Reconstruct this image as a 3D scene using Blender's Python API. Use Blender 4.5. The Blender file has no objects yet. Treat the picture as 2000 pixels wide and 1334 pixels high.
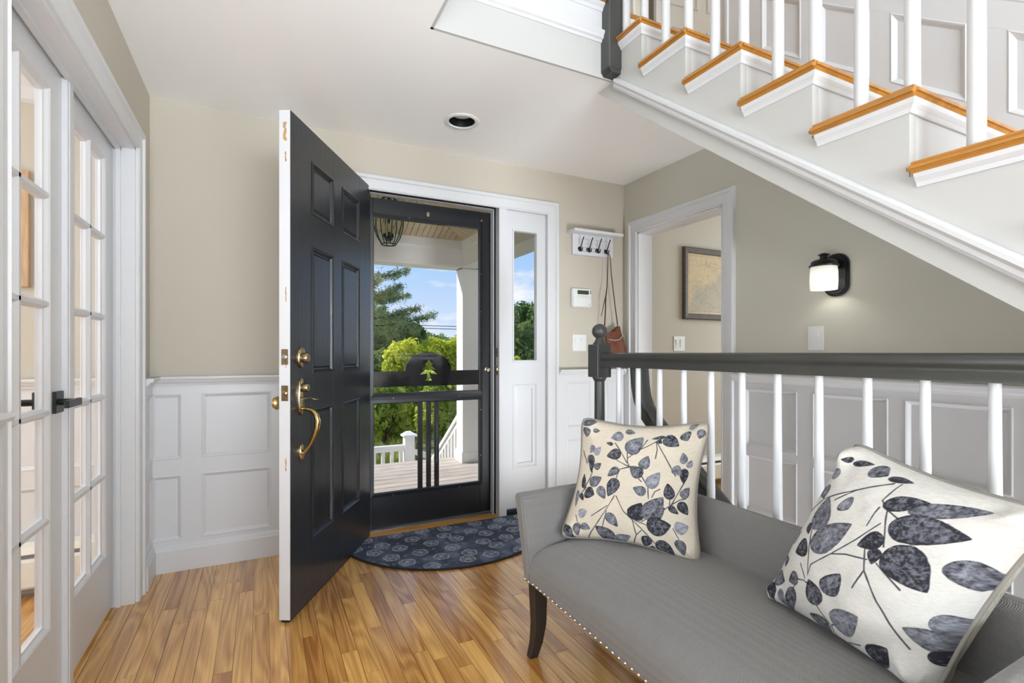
import bpy, bmesh, math, random
import numpy as np
from mathutils import Vector, Matrix
R = math.radians
random.seed(7); RNG = np.random.default_rng(7)
sc = bpy.context.scene
COL = sc.collection

# ------------------------------------------------------------------ camera, sky, sun, large lights, exposure
cam = bpy.data.cameras.new('camera'); camo = bpy.data.objects.new('camera', cam); COL.objects.link(camo)
cam.sensor_width = 36; cam.lens = 36*980/2000; cam.shift_y = 21.4/2000; cam.clip_start = .02; cam.clip_end = 400
camo.location = (0, 0, 1.08); camo.rotation_euler = (R(90), 0, R(-26.53)); sc.camera = camo

w = bpy.data.worlds.new('sky'); sc.world = w; w.use_nodes = True
nt = w.node_tree; nt.nodes.clear(); N = nt.nodes.new; L = nt.links.new
tc = N('ShaderNodeTexCoord'); sep = N('ShaderNodeSeparateXYZ'); L(tc.outputs['Generated'], sep.inputs[0])
rmp = N('ShaderNodeValToRGB'); L(sep.outputs['Z'], rmp.inputs[0]); cr = rmp.color_ramp
cr.elements[0].position = 0; cr.elements[0].color = (.72, .82, .96, 1)
cr.elements[1].position = .55; cr.elements[1].color = (.16, .36, .80, 1)
e_ = cr.elements.new(.17); e_.color = (.40, .62, .95, 1)
mp = N('ShaderNodeMapping'); mp.inputs['Scale'].default_value = (5.2, 5.2, 15); mp.inputs['Location'].default_value = (.35, .2, .53)
L(tc.outputs['Generated'], mp.inputs[0])
nz = N('ShaderNodeTexNoise'); nz.inputs['Scale'].default_value = 1.25; nz.inputs['Detail'].default_value = 7; nz.inputs['Roughness'].default_value = .55
L(mp.outputs[0], nz.inputs['Vector'])
cl = N('ShaderNodeValToRGB'); cl.color_ramp.elements[0].position = .50; cl.color_ramp.elements[1].position = .66
L(nz.outputs['Fac'], cl.inputs[0])
mx = N('ShaderNodeMix'); mx.data_type = 'RGBA'; L(cl.outputs[0], mx.inputs['Factor']); L(rmp.outputs[0], mx.inputs['A']); mx.inputs['B'].default_value = (.93, .94, .97, 1)
bg = N('ShaderNodeBackground'); bg.inputs[1].default_value = 1.05; L(mx.outputs['Result'], bg.inputs[0])
wo = N('ShaderNodeOutputWorld'); L(bg.outputs[0], wo.inputs[0])

def light(name, typ, loc, rot, power, size=None, color=(1, 1, 1), **kw):
    l = bpy.data.lights.new(name, typ); l.energy = power; l.color = color
    if typ == 'AREA':
        l.shape = 'RECTANGLE'; l.size, l.size_y = size
    for k, v in kw.items(): setattr(l, k, v)
    o = bpy.data.objects.new(name, l); COL.objects.link(o); o.location = loc; o.rotation_euler = rot
    return o
sd = Vector((-.55, .42, .62))
light('sun', 'SUN', (0, 8, 9), sd.to_track_quat('Z', 'Y').to_euler(), 6.0, color=(1, .95, .86), angle=R(.6))
# added area fill lights, all out of view, standing in for daylight from assumed windows
light('rear_fill_light', 'AREA', (.5, -2.93, 1.35), (R(146), 0, 0), 290, (2.2, 1.6), (.82, .91, 1))  # added fill behind the camera, tilted up to brighten the ceiling
light('left_fill_light', 'AREA', (-.43, .62, 1.1), (R(128), 0, R(-80)), 27, (1.2, 1.6), (.82, .91, 1))  # added fill beside the camera for the right wall; no window built here
light('upper_hall_fill_light', 'AREA', (-.43, .1, 4.0), (R(96), 0, R(-90)), 27, (1.8, 1.5), (.80, .90, 1))  # added fill aimed at the stair wall; no window built here
light('dining_fill_light', 'AREA', (-3.1, 1.6, 1.4), (R(92), 0, R(-88)), 85, (1.6, 1.6), (.92, .96, 1))  # added fill to brighten the dining room and reach the right wall
light('hall_fill_light', 'AREA', (4.9, 1.9, 1.4), (R(95), 0, R(90)), 45, (1.3, 1.5), (.84, .93, 1))  # added fill for the hall past the cased opening
light('lower_level_fill_light', 'AREA', (1.97, -2.6, -.8), (R(112), 0, 0), 240, (.8, 1.4), (.86, .93, 1))  # added fill from below, lifts the wainscot and wall behind the balustrade
light('upper_room_fill_light', 'AREA', (4.9, 1.6, 3.9), (R(90), 0, R(90)), 40, (1.4, 1.4), (1, .95, .82))  # added warm fill for the otherwise dark room behind the upper doorway
sc.view_settings.view_transform = 'Standard'; sc.view_settings.look = 'None'; sc.view_settings.gamma = 1
sc.view_settings.use_curve_mapping = False; sc.view_settings.exposure = 0.0
sc.cycles.use_denoising = True; sc.cycles.max_bounces = 5; sc.cycles.diffuse_bounces = 4; sc.cycles.glossy_bounces = 3; sc.cycles.transmission_bounces = 4
sc.cycles.use_light_tree = False; sc.cycles.use_adaptive_sampling = True; sc.cycles.adaptive_threshold = .08
sc.cycles.transparent_max_bounces = 16; sc.cycles.sample_clamp_indirect = 6; sc.cycles.caustics_refractive = False; sc.cycles.caustics_reflective = False

# ------------------------------------------------------------------ measures (metres)
XL, YE, XR, H, XS = -.488, 2.98, 2.428, 2.329, 1.416
RISE, RUN, UPZ = .19, .247, 2.69
FEET = -.95

# ------------------------------------------------------------------ materials
def lin(c): return tuple(((x/255)/12.92 if x/255 <= .04045 else ((x/255+.055)/1.055)**2.4) for x in c)
def lin4(c): return lin(c)+(1,)
M = {}
def mat(name, rgb, rough=.5, metal=0, noise=None, bump=None, coat=0, spec=.5, sheen=0, attr=None):
    """principled material; noise=(scale xyz, amount), bump=(scale xyz, strength)"""
    m = bpy.data.materials.new(name); m.use_nodes = True; t = m.node_tree; p = t.nodes['Principled BSDF']
    p.inputs['Base Color'].default_value = lin4(rgb); p.inputs['Roughness'].default_value = rough; p.inputs['Metallic'].default_value = metal
    p.inputs['Coat Weight'].default_value = coat; p.inputs['Specular IOR Level'].default_value = spec; p.inputs['Sheen Weight'].default_value = sheen
    n = t.nodes.new; l = t.links.new
    if noise or bump: g = n('ShaderNodeNewGeometry')
    src = None
    if attr:
        a = n('ShaderNodeAttribute'); a.attribute_name = attr; src = a.outputs['Color']; l(src, p.inputs['Base Color'])
    if noise:
        mpn = n('ShaderNodeMapping'); mpn.inputs['Scale'].default_value = noise[0]; l(g.outputs['Position'], mpn.inputs[0])
        z = n('ShaderNodeTexNoise'); z.inputs['Scale'].default_value = 1; z.inputs['Detail'].default_value = 4; l(mpn.outputs[0], z.inputs['Vector'])
        mr = n('ShaderNodeMapRange'); mr.inputs['From Min'].default_value = .3; mr.inputs['From Max'].default_value = .7
        mr.inputs['To Min'].default_value = 1-noise[1]; mr.inputs['To Max'].default_value = 1+noise[1]*.5; l(z.outputs['Fac'], mr.inputs[0])
        k = n('ShaderNodeMix'); k.data_type = 'RGBA'; k.blend_type = 'MULTIPLY'; k.inputs['Factor'].default_value = 1
        if src: l(src, k.inputs['A'])
        else: k.inputs['A'].default_value = lin4(rgb)
        l(mr.outputs[0], k.inputs['B']); l(k.outputs['Result'], p.inputs['Base Color'])
    if bump:
        mpb = n('ShaderNodeMapping'); mpb.inputs['Scale'].default_value = bump[0]; l(g.outputs['Position'], mpb.inputs[0])
        z = n('ShaderNodeTexNoise'); z.inputs['Scale'].default_value = 1; z.inputs['Detail'].default_value = 3; l(mpb.outputs[0], z.inputs['Vector'])
        b = n('ShaderNodeBump'); b.inputs['Strength'].default_value = bump[1]; b.inputs['Distance'].default_value = .004; l(z.outputs['Fac'], b.inputs['Height']); l(b.outputs[0], p.inputs['Normal'])
    M[name] = m; return m
mat('wall_paint', (194, 186, 171), .75, bump=((90, 90, 90), .04))
mat('hall_paint', (204, 201, 187), .75)
mat('upper_paint', (222, 196, 150), .75)
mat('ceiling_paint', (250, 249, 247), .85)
mat('white_trim', (216, 216, 217), .35, bump=((14, 14, 14), .02))
mat('white_door', (216, 216, 218), .32)
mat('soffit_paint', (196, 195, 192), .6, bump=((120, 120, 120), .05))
mat('black_door', (33, 34, 38), .30, noise=((40, 40, 1.5), .22), bump=((110, 110, 4), .22), spec=.6)
mat('storm_black', (24, 25, 29), .35)
mat('board_black', (20, 21, 24), .12)
mat('rubber', (14, 14, 14), .6)
mat('rail_grey', (66, 66, 63), .33, noise=((6, 6, 6), .1))
mat('brass', (168, 150, 116), .22, 1, noise=((60, 60, 60), .2))
mat('bright_brass', (186, 158, 104), .2, 1)
mat('nickel', (200, 190, 175), .22, 1)
mat('steel', (165, 168, 172), .3, 1)
mat('matte_black', (22, 22, 23), .38)
mat('black_metal', (18, 18, 19), .35)
mat('plastic_white', (228, 228, 226), .4)
mat('lcd', (60, 74, 48), .25)
mat('leather', (104, 54, 28), .45, noise=((50, 50, 50), .2))
mat('leather_dark', (72, 42, 24), .5)
mat('frame_wood', (88, 76, 66), .6, noise=((20, 20, 90), .35))
mat('light_wood', (190, 150, 105), .5, noise=((90, 20, 8), .3))
mat('leg_wood', (46, 40, 37), .4, noise=((60, 60, 6), .2))
mat('piping', (128, 122, 115), .8)
mat('pillow_back', (168, 160, 147), .9, noise=((300, 300, 80), .25), bump=((300, 300, 120), .5))
mat('print_cloth', (220, 215, 205), .9, attr='print', noise=((70, 70, 420), .10), bump=((420, 420, 150), .25))
mat('rug_cloth', (60, 70, 90), .95, attr='print', noise=((500, 500, 60), .25), bump=((700, 700, 100), .6))
mat('rug_edge', (24, 25, 32), .9)
mat('map_print', (190, 168, 130), .6, attr='print')
mat('stair_oak', (186, 128, 56), .28, noise=((60, 4, 60), .25), coat=.4)
mat('sill_oak', (205, 150, 80), .3, noise=((3, 60, 60), .25), coat=.3)
mat('aluminium', (170, 172, 176), .35, .9)
mat('heater_white', (226, 222, 210), .45)
mat('porch_white', (242, 240, 236), .5)
mat('beadboard', (196, 178, 148), .55, noise=((4, 30, 4), .15))
mat('shade_glass', (240, 240, 236), .4)
mat('bark', (80, 62, 48), .9)
mat('cable', (96, 108, 124), .6)
mat('soil', (92, 100, 52), .95, noise=((2, 2, 2), .4))
mat('lamp_lens', (235, 235, 235), .3)
mat('candle', (225, 205, 160), .5)
mat('verdigris', (40, 52, 48), .45, .3)

def wood_floor(name, light_c, dark_c, rough, axis='Y', grain=1.0, coat=.7):
    m = bpy.data.materials.new(name); m.use_nodes = True; t = m.node_tree; p = t.nodes['Principled BSDF']; n = t.nodes.new; l = t.links.new
    g = n('ShaderNodeNewGeometry'); oi = n('ShaderNodeObjectInfo')
    sc_ = n('ShaderNodeVectorMath'); sc_.operation = 'SCALE'; sc_.inputs[0].default_value = (37, 91, 53); l(oi.outputs['Random'], sc_.inputs['Scale'])
    ad = n('ShaderNodeVectorMath'); ad.operation = 'ADD'; l(g.outputs['Position'], ad.inputs[0]); l(sc_.outputs[0], ad.inputs[1])
    def nzz(sx_, sy_, det, dist):
        q = n('ShaderNodeMapping'); q.inputs['Scale'].default_value = (sx_, sy_, 10) if axis == 'Y' else (sy_, sx_, 10); l(ad.outputs[0], q.inputs[0])
        z = n('ShaderNodeTexNoise'); z.inputs['Scale'].default_value = 1; z.inputs['Detail'].default_value = det; z.inputs['Distortion'].default_value = dist; l(q.outputs[0], z.inputs['Vector']); return z.outputs['Fac']
    def ma(op, a, b, c_=None):
        q = n('ShaderNodeMath'); q.operation = op
        for i_, v_ in enumerate((a, b, c_)):
            if v_ is None: continue
            if isinstance(v_, (int, float)): q.inputs[i_].default_value = v_
            else: l(v_, q.inputs[i_])
        return q.outputs[0]
    fine = nzz(150, 4.0, 3, .3); broad = nzz(11, 1.1, 2, .6)
    cath = ma('SINE', ma('MULTIPLY', nzz(9, .9, 1, .4), 62), 0)           # contour lines of a smooth field read as cathedral grain
    g1 = ma('MULTIPLY_ADD', fine, .62*grain, ma('MULTIPLY', broad, .50)); mxx_ = ma('MULTIPLY_ADD', cath, .10*grain, g1)
    tot = ma('MULTIPLY_ADD', oi.outputs['Random'], .34, mxx_)
    rp = n('ShaderNodeValToRGB'); rp.color_ramp.elements[0].position = .42; rp.color_ramp.elements[0].color = lin4(light_c); rp.color_ramp.elements[1].position = 1.12; rp.color_ramp.elements[1].color = lin4(dark_c)
    l(tot, rp.inputs[0]); l(rp.outputs[0], p.inputs['Base Color'])
    p.inputs['Roughness'].default_value = rough; p.inputs['Coat Weight'].default_value = coat; p.inputs['Coat Roughness'].default_value = .14
    b = n('ShaderNodeBump'); b.inputs['Strength'].default_value = .12; b.inputs['Distance'].default_value = .002; l(mxx_, b.inputs['Height']); l(b.outputs[0], p.inputs['Normal'])
    M[name] = m
wood_floor('oak_floor', (230, 178, 100), (160, 104, 46), .2)
wood_floor('deck_wood', (196, 188, 180), (150, 140, 132), .8, axis='X', coat=0)

def glass(name, tint=(1, 1, 1), ior=1.42):
    m = bpy.data.materials.new(name); m.use_nodes = True; t = m.node_tree; t.nodes.clear(); n = t.nodes.new; l = t.links.new
    a = n('ShaderNodeBsdfTransparent'); a.inputs[0].default_value = (*tint, 1); b = n('ShaderNodeBsdfGlossy'); b.inputs['Roughness'].default_value = .02
    f = n('ShaderNodeFresnel'); f.inputs[0].default_value = ior; k = n('ShaderNodeMixShader'); o = n('ShaderNodeOutputMaterial')
    g_ = n('ShaderNodeNewGeometry'); q_ = n('ShaderNodeMath'); q_.operation = 'SUBTRACT'; q_.inputs[0].default_value = 1; l(g_.outputs['Backfacing'], q_.inputs[1])
    r_ = n('ShaderNodeMath'); r_.operation = 'MULTIPLY'; l(q_.outputs[0], r_.inputs[0]); l(f.outputs[0], r_.inputs[1]); l(r_.outputs[0], k.inputs[0]); l(a.outputs[0], k.inputs[1]); l(b.outputs[0], k.inputs[2]); l(k.outputs[0], o.inputs[0]); M[name] = m
glass('pane_glass'); glass('lantern_glass', (.88, .94, .90), 1.15)

def leafmat(name, c1, c2, trans=.45):
    m = bpy.data.materials.new(name); m.use_nodes = True; t = m.node_tree; t.nodes.clear(); n = t.nodes.new; l = t.links.new
    g = n('ShaderNodeNewGeometry'); z = n('ShaderNodeTexNoise'); z.inputs['Scale'].default_value = 2.2; z.inputs['Detail'].default_value = 6; l(g.outputs['Position'], z.inputs['Vector'])
    rp = n('ShaderNodeValToRGB'); rp.color_ramp.elements[0].position = .35; rp.color_ramp.elements[1].position = .65
    rp.color_ramp.elements[0].color = lin4(c1); rp.color_ramp.elements[1].color = lin4(c2); l(z.outputs['Fac'], rp.inputs[0])
    d = n('ShaderNodeBsdfDiffuse'); tr = n('ShaderNodeBsdfTranslucent'); k = n('ShaderNodeMixShader'); k.inputs[0].default_value = trans; o = n('ShaderNodeOutputMaterial')
    l(rp.outputs[0], d.inputs[0]); l(rp.outputs[0], tr.inputs[0]); l(d.outputs[0], k.inputs[1]); l(tr.outputs[0], k.inputs[2]); l(k.outputs[0], o.inputs[0]); M[name] = m
leafmat('leaf_yellow', (176, 190, 60), (222, 224, 92)); leafmat('leaf_green', (140, 172, 70), (226, 232, 122), .5); leafmat('leaf_dark', (98, 128, 76), (160, 180, 110), .42)
leafmat('needle', (108, 136, 100), (190, 198, 130), .35); leafmat('leaf_red', (130, 60, 62), (190, 120, 110)); leafmat('blade', (120, 140, 70), (180, 190, 110))

def fabric():
    m = bpy.data.materials.new('bench_fabric'); m.use_nodes = True; t = m.node_tree; p = t.nodes['Principled BSDF']; n = t.nodes.new; l = t.links.new
    p.inputs['Roughness'].default_value = .62; p.inputs['Sheen Weight'].default_value = .25; p.inputs['Specular IOR Level'].default_value = .45
    g = n('ShaderNodeNewGeometry'); s = n('ShaderNodeSeparateXYZ'); l(g.outputs['Position'], s.inputs[0])
    def mm(op, a, b=None, c=None):
        q = n('ShaderNodeMath'); q.operation = op
        for i, v in enumerate((a, b, c)):
            if v is None: continue
            if isinstance(v, (int, float)): q.inputs[i].default_value = v
            else: l(v, q.inputs[i])
        return q.outputs[0]
    xz = mm('SUBTRACT', s.outputs['X'], s.outputs['Z'])
    tri = mm('PINGPONG', xz, .011)
    ph = mm('MULTIPLY_ADD', mm('ADD', s.outputs['Y'], tri), 1500, 0)
    wv = mm('SINE', ph)
    nz_ = n('ShaderNodeTexNoise'); nz_.inputs['Scale'].default_value = 420; l(g.outputs['Position'], nz_.inputs['Vector'])
    hh = mm('ADD', mm('MULTIPLY', wv, .5), nz_.outputs['Fac'])
    b = n('ShaderNodeBump'); b.inputs['Strength'].default_value = .35; b.inputs['Distance'].default_value = .0015; l(hh, b.inputs['Height']); l(b.outputs[0], p.inputs['Normal'])
    rp = n('ShaderNodeValToRGB'); rp.color_ramp.elements[0].position = 0; rp.color_ramp.elements[1].position = 1; rp.color_ramp.elements[0].color = lin4((94, 91, 90)); rp.color_ramp.elements[1].color = lin4((136, 132, 129))
    l(mm('MULTIPLY_ADD', hh, .5, .25), rp.inputs[0]); l(rp.outputs[0], p.inputs['Base Color']); M['bench_fabric'] = m
fabric()
def translucent_shade():
    m = bpy.data.materials.new('opal_glass'); m.use_nodes = True; t = m.node_tree; t.nodes.clear(); n = t.nodes.new; l = t.links.new
    d = n('ShaderNodeBsdfDiffuse'); d.inputs[0].default_value = (.85, .85, .83, 1); tr = n('ShaderNodeBsdfTranslucent'); tr.inputs[0].default_value = (.95, .95, .92, 1)
    k = n('ShaderNodeMixShader'); k.inputs[0].default_value = .5; o = n('ShaderNodeOutputMaterial'); l(d.outputs[0], k.inputs[1]); l(tr.outputs[0], k.inputs[2]); l(k.outputs[0], o.inputs[0]); M['opal_glass'] = m
translucent_shade()

# ------------------------------------------------------------------ mesh helpers
def wm(o):
    m = o.matrix_basis.copy()
    while o.parent: o = o.parent; m = o.matrix_basis @ m
    return m
class MB:
    def __init__(s): s.v = []; s.f = []
    def add(s, vs, fs):
        b = len(s.v); s.v += [tuple(map(float, q)) for q in vs]; s.f += [tuple(i+b for i in q) for q in fs]; return s
    def box(s, x0, x1, y0, y1, z0, z1):
        return s.add([(x, y, z) for z in (z0, z1) for y in (y0, y1) for x in (x0, x1)], [(0, 2, 3, 1), (4, 5, 7, 6), (0, 1, 5, 4), (2, 6, 7, 3), (0, 4, 6, 2), (1, 3, 7, 5)])
    def prism(s, poly, ax, a, b):
        """extrude a 2d polygon along axis x/y/z from a to b; poly in the two other axes in order"""
        def p(q, t): return {'x': (t, q[0], q[1]), 'y': (q[0], t, q[1]), 'z': (q[0], q[1], t)}[ax]
        n = len(poly); vs = [p(q, a) for q in poly]+[p(q, b) for q in poly]
        fs = [tuple(range(n))[::-1], tuple(range(n, 2*n))]+[(i, (i+1) % n, n+(i+1) % n, n+i) for i in range(n)]
        return s.add(vs, fs)
    def tube(s, path, r, n=10, cap=True, flat=None):
        path = [Vector(q) for q in path]; k = len(path); rr = r if isinstance(r, (list, tuple)) else [r]*k
        vs = []; t0 = (path[1]-path[0]).normalized(); up = Vector((0, 0, 1)) if abs(t0.z) < .9 else Vector((1, 0, 0)); x = t0.cross(up).normalized()
        for i, q in enumerate(path):
            t = (path[min(i+1, k-1)]-path[max(i-1, 0)]).normalized(); x = (x-t*x.dot(t)).normalized(); y = t.cross(x)
            for j in range(n):
                a = 2*math.pi*j/n; vs.append(q+x*math.cos(a)*rr[i]+y*math.sin(a)*rr[i]*(flat or 1))
        fs = [(i*n+j, i*n+(j+1) % n, (i+1)*n+(j+1) % n, (i+1)*n+j) for i in range(k-1) for j in range(n)]
        if cap: fs += [tuple(range(n))[::-1], tuple(range((k-1)*n, k*n))]
        return s.add(vs, fs)
    def lathe(s, prof, c=(0, 0, 0), n=20, ax='z', cap=True):
        vs = []; c = Vector(c)
        for r, z in prof:
            for j in range(n):
                a = 2*math.pi*j/n; p = (r*math.cos(a), r*math.sin(a), z)
                if ax == 'x': p = (p[2], p[0], p[1])
                if ax == 'y': p = (p[1], p[2], p[0])
                vs.append(c+Vector(p))
        k = len(prof); fs = [(i*n+j, i*n+(j+1) % n, (i+1)*n+(j+1) % n, (i+1)*n+j) for i in range(k-1) for j in range(n)]
        if cap: fs += [tuple(range(n))[::-1], tuple(range((k-1)*n, k*n))]
        return s.add(vs, fs)
    def sweep(s, path, nrm, prof, closed=False, sgn=1):
        """mitred sweep of profile (u across, v along nrm) along a polyline in the plane with normal nrm"""
        nrm = Vector(nrm).normalized(); P = [Vector(q) for q in path]; k = len(P); vs = []
        segs = [(P[(i+1) % k]-P[i]).normalized() for i in range(k if closed else k-1)]
        side = [d.cross(nrm)*sgn for d in segs]
        for i in range(k):
            if closed: a, b = side[i-1], side[i]
            else: a, b = side[max(i-1, 0)], side[min(i, k-2)]
            m = (a+b)/(1+a.dot(b))
            for u, v in prof: vs.append(P[i]+m*u+nrm*v)
        n = len(prof); rng = range(k if closed else k-1)
        fs = [(i*n+j, i*n+(j+1) % n, ((i+1) % k)*n+(j+1) % n, ((i+1) % k)*n+j) for i in rng for j in range(n)]
        if not closed: fs += [tuple(range(n)), tuple(range((k-1)*n, k*n))[::-1]]
        return s.add(vs, fs)
    def build(s, name, mt, parent=None, local=False, bevel=0, seg=1, smooth=0, noorient=False):
        me = bpy.data.meshes.new(name)
        vs = s.v
        if parent is not None and not local:
            inv = wm(parent).inverted(); vs = [inv @ Vector(q) for q in vs]
        me.from_pydata(vs, [], s.f)
        bm = bmesh.new(); bm.from_mesh(me)
        if not noorient: bmesh.ops.recalc_face_normals(bm, faces=bm.faces)
        if bevel: bmesh.ops.bevel(bm, geom=[e for e in bm.edges if len(e.link_faces) == 2 and e.calc_face_angle(0) > .5], offset=bevel, segments=seg, affect='EDGES', clamp_overlap=True)
        bm.to_mesh(me); bm.free()
        if smooth:
            me.polygons.foreach_set('use_smooth', [True]*len(me.polygons)); me.set_sharp_from_angle(angle=R(smooth))
        me.materials.append(M[mt] if isinstance(mt, str) else mt)
        o = bpy.data.objects.new(name, me); COL.objects.link(o)
        if parent is not None: o.parent = parent
        return o
def empty(name, loc=(0, 0, 0), rz=0):
    o = bpy.data.objects.new(name, None); COL.objects.link(o); o.location = loc; o.rotation_euler = (0, 0, rz); o.empty_display_size = .1
    return o
def tag(o, label=None, cat=None, group=None, kind=None):
    if label: o['label'] = label
    if cat: o['category'] = cat
    if group: o['group'] = group
    if kind: o['kind'] = kind
    return o
def struct(o, label): return tag(o, label, None, None, 'structure')
def share(name, me, parent, loc=(0, 0, 0), rot=(0, 0, 0), scale=(1, 1, 1)):
    o = bpy.data.objects.new(name, me); COL.objects.link(o); o.parent = parent; o.location = loc; o.rotation_euler = rot; o.scale = scale
    return o

# ------------------------------------------------------------------ the shell
TH = .115
OPX0, OPX1, OPZ = .515, 1.795, 2.065            # front door + sidelight opening
fr = MB()
for a, b, z0, z1 in ((-3.3, OPX0, -.6, 5.2), (OPX1, 5.2, -.6, 5.2), (OPX0, OPX1, OPZ, 5.2), (OPX0, OPX1, -.6, -.035)): fr.box(a, b, YE, YE+.14, z0, z1)
wf = struct(fr.build('wall_front', 'wall_paint'), 'beige painted wall holding the front door and hooks')
LD0, LD1, LDZ = 1.425, 2.668, 1.965             # french door opening in the left wall
lf = MB()
for a, b, z0, z1 in ((-3.1, LD0, -.3, H+.3), (LD1, YE, -.3, H+.3), (LD0, LD1, LDZ, H+.3), (LD0, LD1, -.3, -.02)): lf.box(XL-TH, XL, a, b, z0, z1)
struct(lf.build('wall_left', 'wall_paint'), 'beige wall strip above and beside the glazed double doors')
RD0, RD1, RDZ = 2.087, 2.835, 1.945             # cased opening in the right wall
rt = MB()
for a, b, z0, z1 in ((-3.1, RD0, -2.7, UPZ), (RD1, YE, -2.7, UPZ), (RD0, RD1, RDZ, UPZ), (RD0, RD1, -2.7, -.02), (-3.1, 2.12, UPZ, 5.2), (2.86, YE, UPZ, 5.2), (2.12, 2.86, 4.72, 5.2)): rt.box(XR, XR+TH, a, b, z0, z1)
struct(rt.build('wall_right', 'hall_paint'), 'pale beige wall behind the stairs with a cased opening')
rr = MB()
for a, b, z0, z1 in ((-3.3, 5.2, 2.2, 5.2), (-3.3, 5.2, -2.7, .5), (-3.3, -.64, .5, 2.2), (1.64, 5.2, .5, 2.2)): rr.box(a, b, -3.12, -3.0, z0, z1)
struct(rr.build('wall_rear', 'wall_paint'), 'beige rear wall with an added wide window, behind the viewer')
x0, x1, z0, z1 = -.64, 1.64, .5, 2.2
wn = struct(MB().box(x0, x1, -3.08, -3.07, z0, z1).build('window_2', 'pane_glass'), 'added unseen wide window in the rear wall')  # unseen window, put in to go with the rear fill light
MB().sweep([(x0, -3.0, z0), (x0, -3.0, z1), (x1, -3.0, z1), (x1, -3.0, z0)], (0, 1, 0), [(0, -.1), (0, .02), (.09, .02), (.09, 0), (.02, -.1)], True, 1).build('window_frame', 'white_trim', wn)
MB().box(-3.4, -3.3, -3.1, 3.1, -.3, 2.7).build('wall_dining', 'wall_paint')
struct(bpy.data.objects['wall_dining'], 'beige far wall of the neighbouring dining room')
MB().box(5.2, 5.3, -3.1, 3.1, -.3, 5.2).build('wall_hall', 'hall_paint'); struct(bpy.data.objects['wall_hall'], 'pale wall at the end of the hall beyond')
OX, OY = .5815, 1.873                            # stair opening in the ceiling
ce = MB()
ce.box(-3.3, OX, -3.1, OY, H, UPZ-.03); ce.box(XR+TH, 5.2, -3.1, OY, H, UPZ-.03); ce.box(OX, XR+TH, -3.1, -2.2, H, UPZ-.03)
ce.box(-3.3, .70, OY, YE, H, UPZ-.03); ce.box(1.24, 5.2, OY, YE, H, UPZ-.03); ce.box(.70, 1.24, OY, 2.28, H, UPZ-.03); ce.box(.70, 1.24, 2.82, YE, H, UPZ-.03)
hc = [(.969+.0705*math.cos(2*math.pi*i/32), 2.547+.0705*math.sin(2*math.pi*i/32)) for i in range(32)]        # square tile round the hole of the recessed light
sq = []
for cx_, cy_ in hc:
    dx, dy = cx_-.97, cy_-2.55; k_ = .27/max(abs(dx), abs(dy)); sq.append((min(1.24, max(.70, .97+dx*k_)), min(2.82, max(2.28, 2.55+dy*k_))))
ring = [(p[0], p[1], H) for p in hc]+[(p[0], p[1], H) for p in sq]+[(p[0], p[1], H+.2) for p in hc]
fq = [(i, (i+1) % 32, 32+(i+1) % 32, 32+i) for i in range(32)]+[(i, 64+i, 64+(i+1) % 32, (i+1) % 32) for i in range(32)]
for i in range(32):                                # fill the corners of the square
    a, b = sq[i], sq[(i+1) % 32]
    if abs(a[0]-b[0]) > 1e-4 and abs(a[1]-b[1]) > 1e-4:
        ring.append((1.24 if max(a[0], b[0]) > 1.2 else .70, 2.82 if max(a[1], b[1]) > 2.8 else 2.28, H)); fq.append((32+i, 32+(i+1) % 32, len(ring)-1))
ce.add(ring, fq)
struct(ce.build('ceiling', 'ceiling_paint'), 'smooth off-white ceiling with stair opening')
struct(MB().box(-3.3, 5.2, -3.1, 3.1, 5.1, 5.2).build('ceiling_upper', 'ceiling_paint'), 'white ceiling of the upper storey')
struct(MB().box(-.62, -.5, -3.1, 3.1, UPZ, 5.1).build('wall_upper_left', 'upper_paint'), 'warm painted wall of the upper hall')
uf = MB(); uf.box(-3.3, 5.2, OY, YE, UPZ-.03, UPZ-.004); uf.box(-3.3, OX, -3.1, OY, UPZ-.03, UPZ-.004)
struct(uf.build('floor_upper', 'stair_oak'), 'oak floor of the upper hall')

# oak strip floor ----------------------------------------------------------------------------------------------
fl = MB(); fl.box(-3.3, 1.52, -3.1, YE+.02, -.3, -.008); fl.box(1.52, XR, 1.95, YE+.02, -.3, -.008); fl.box(XR, 5.2, -3.1, YE+.02, -.3, -.008)
floor = struct(fl.build('floor', 'oak_floor'), 'honey oak strip floor with a satin sheen')
WID = .0572
pm = MB(); pm.box(.0008, WID-.0008, .0008, 1-.0008, -.009, 0)
_o = pm.build('oak_plank', 'oak_floor'); plank_me = _o.data; bpy.data.objects.remove(_o)
extra = MB()
x = XL-TH
k = 0
while x < XR-.01:
    y = .75+random.uniform(-.5, .15); x1 = min(x+WID, XR)
    ymin = 1.96 if x > 1.49 else -9
    if ymin > 0: y = ymin
    while y < YE+.06:
        ln = random.choice((.45, .62, .8, .95, 1.15, 1.4))*random.uniform(.9, 1.1); e = min(y+ln, YE+.07)
        if YE+.07-e < .22: e = YE+.07
        if e > .8:
            share('oak_plank', plank_me, floor, (x, y, 0), (0, 0, 0), (min(1, (x1-x)/WID), e-y, 1)); k += 1
        y = e
    x += WID
x = -3.2
while x < 5.0:                                    # boards of the neighbouring rooms and behind the viewer
    if not (XL-TH-.05 < x < XR-.03):
        y = -3
        while y < YE:
            e = min(y+random.uniform(.7, 1.6), YE); extra.box(x+.0006, x+WID-.0006, y+.0006, e-.0006, -.009, 0); y = e
    x += WID
eo = extra.build('far_planks', 'oak_floor', floor); eo['kind'] = 'stuff'
# oak sill strip in front of the threshold and around the stairwell
struct(MB().box(OPX0, OPX1, YE+.0, YE+.092, -.03, .004).build('trim_1', 'sill_oak', bevel=.003), 'honey oak sill board below the front door')

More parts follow.
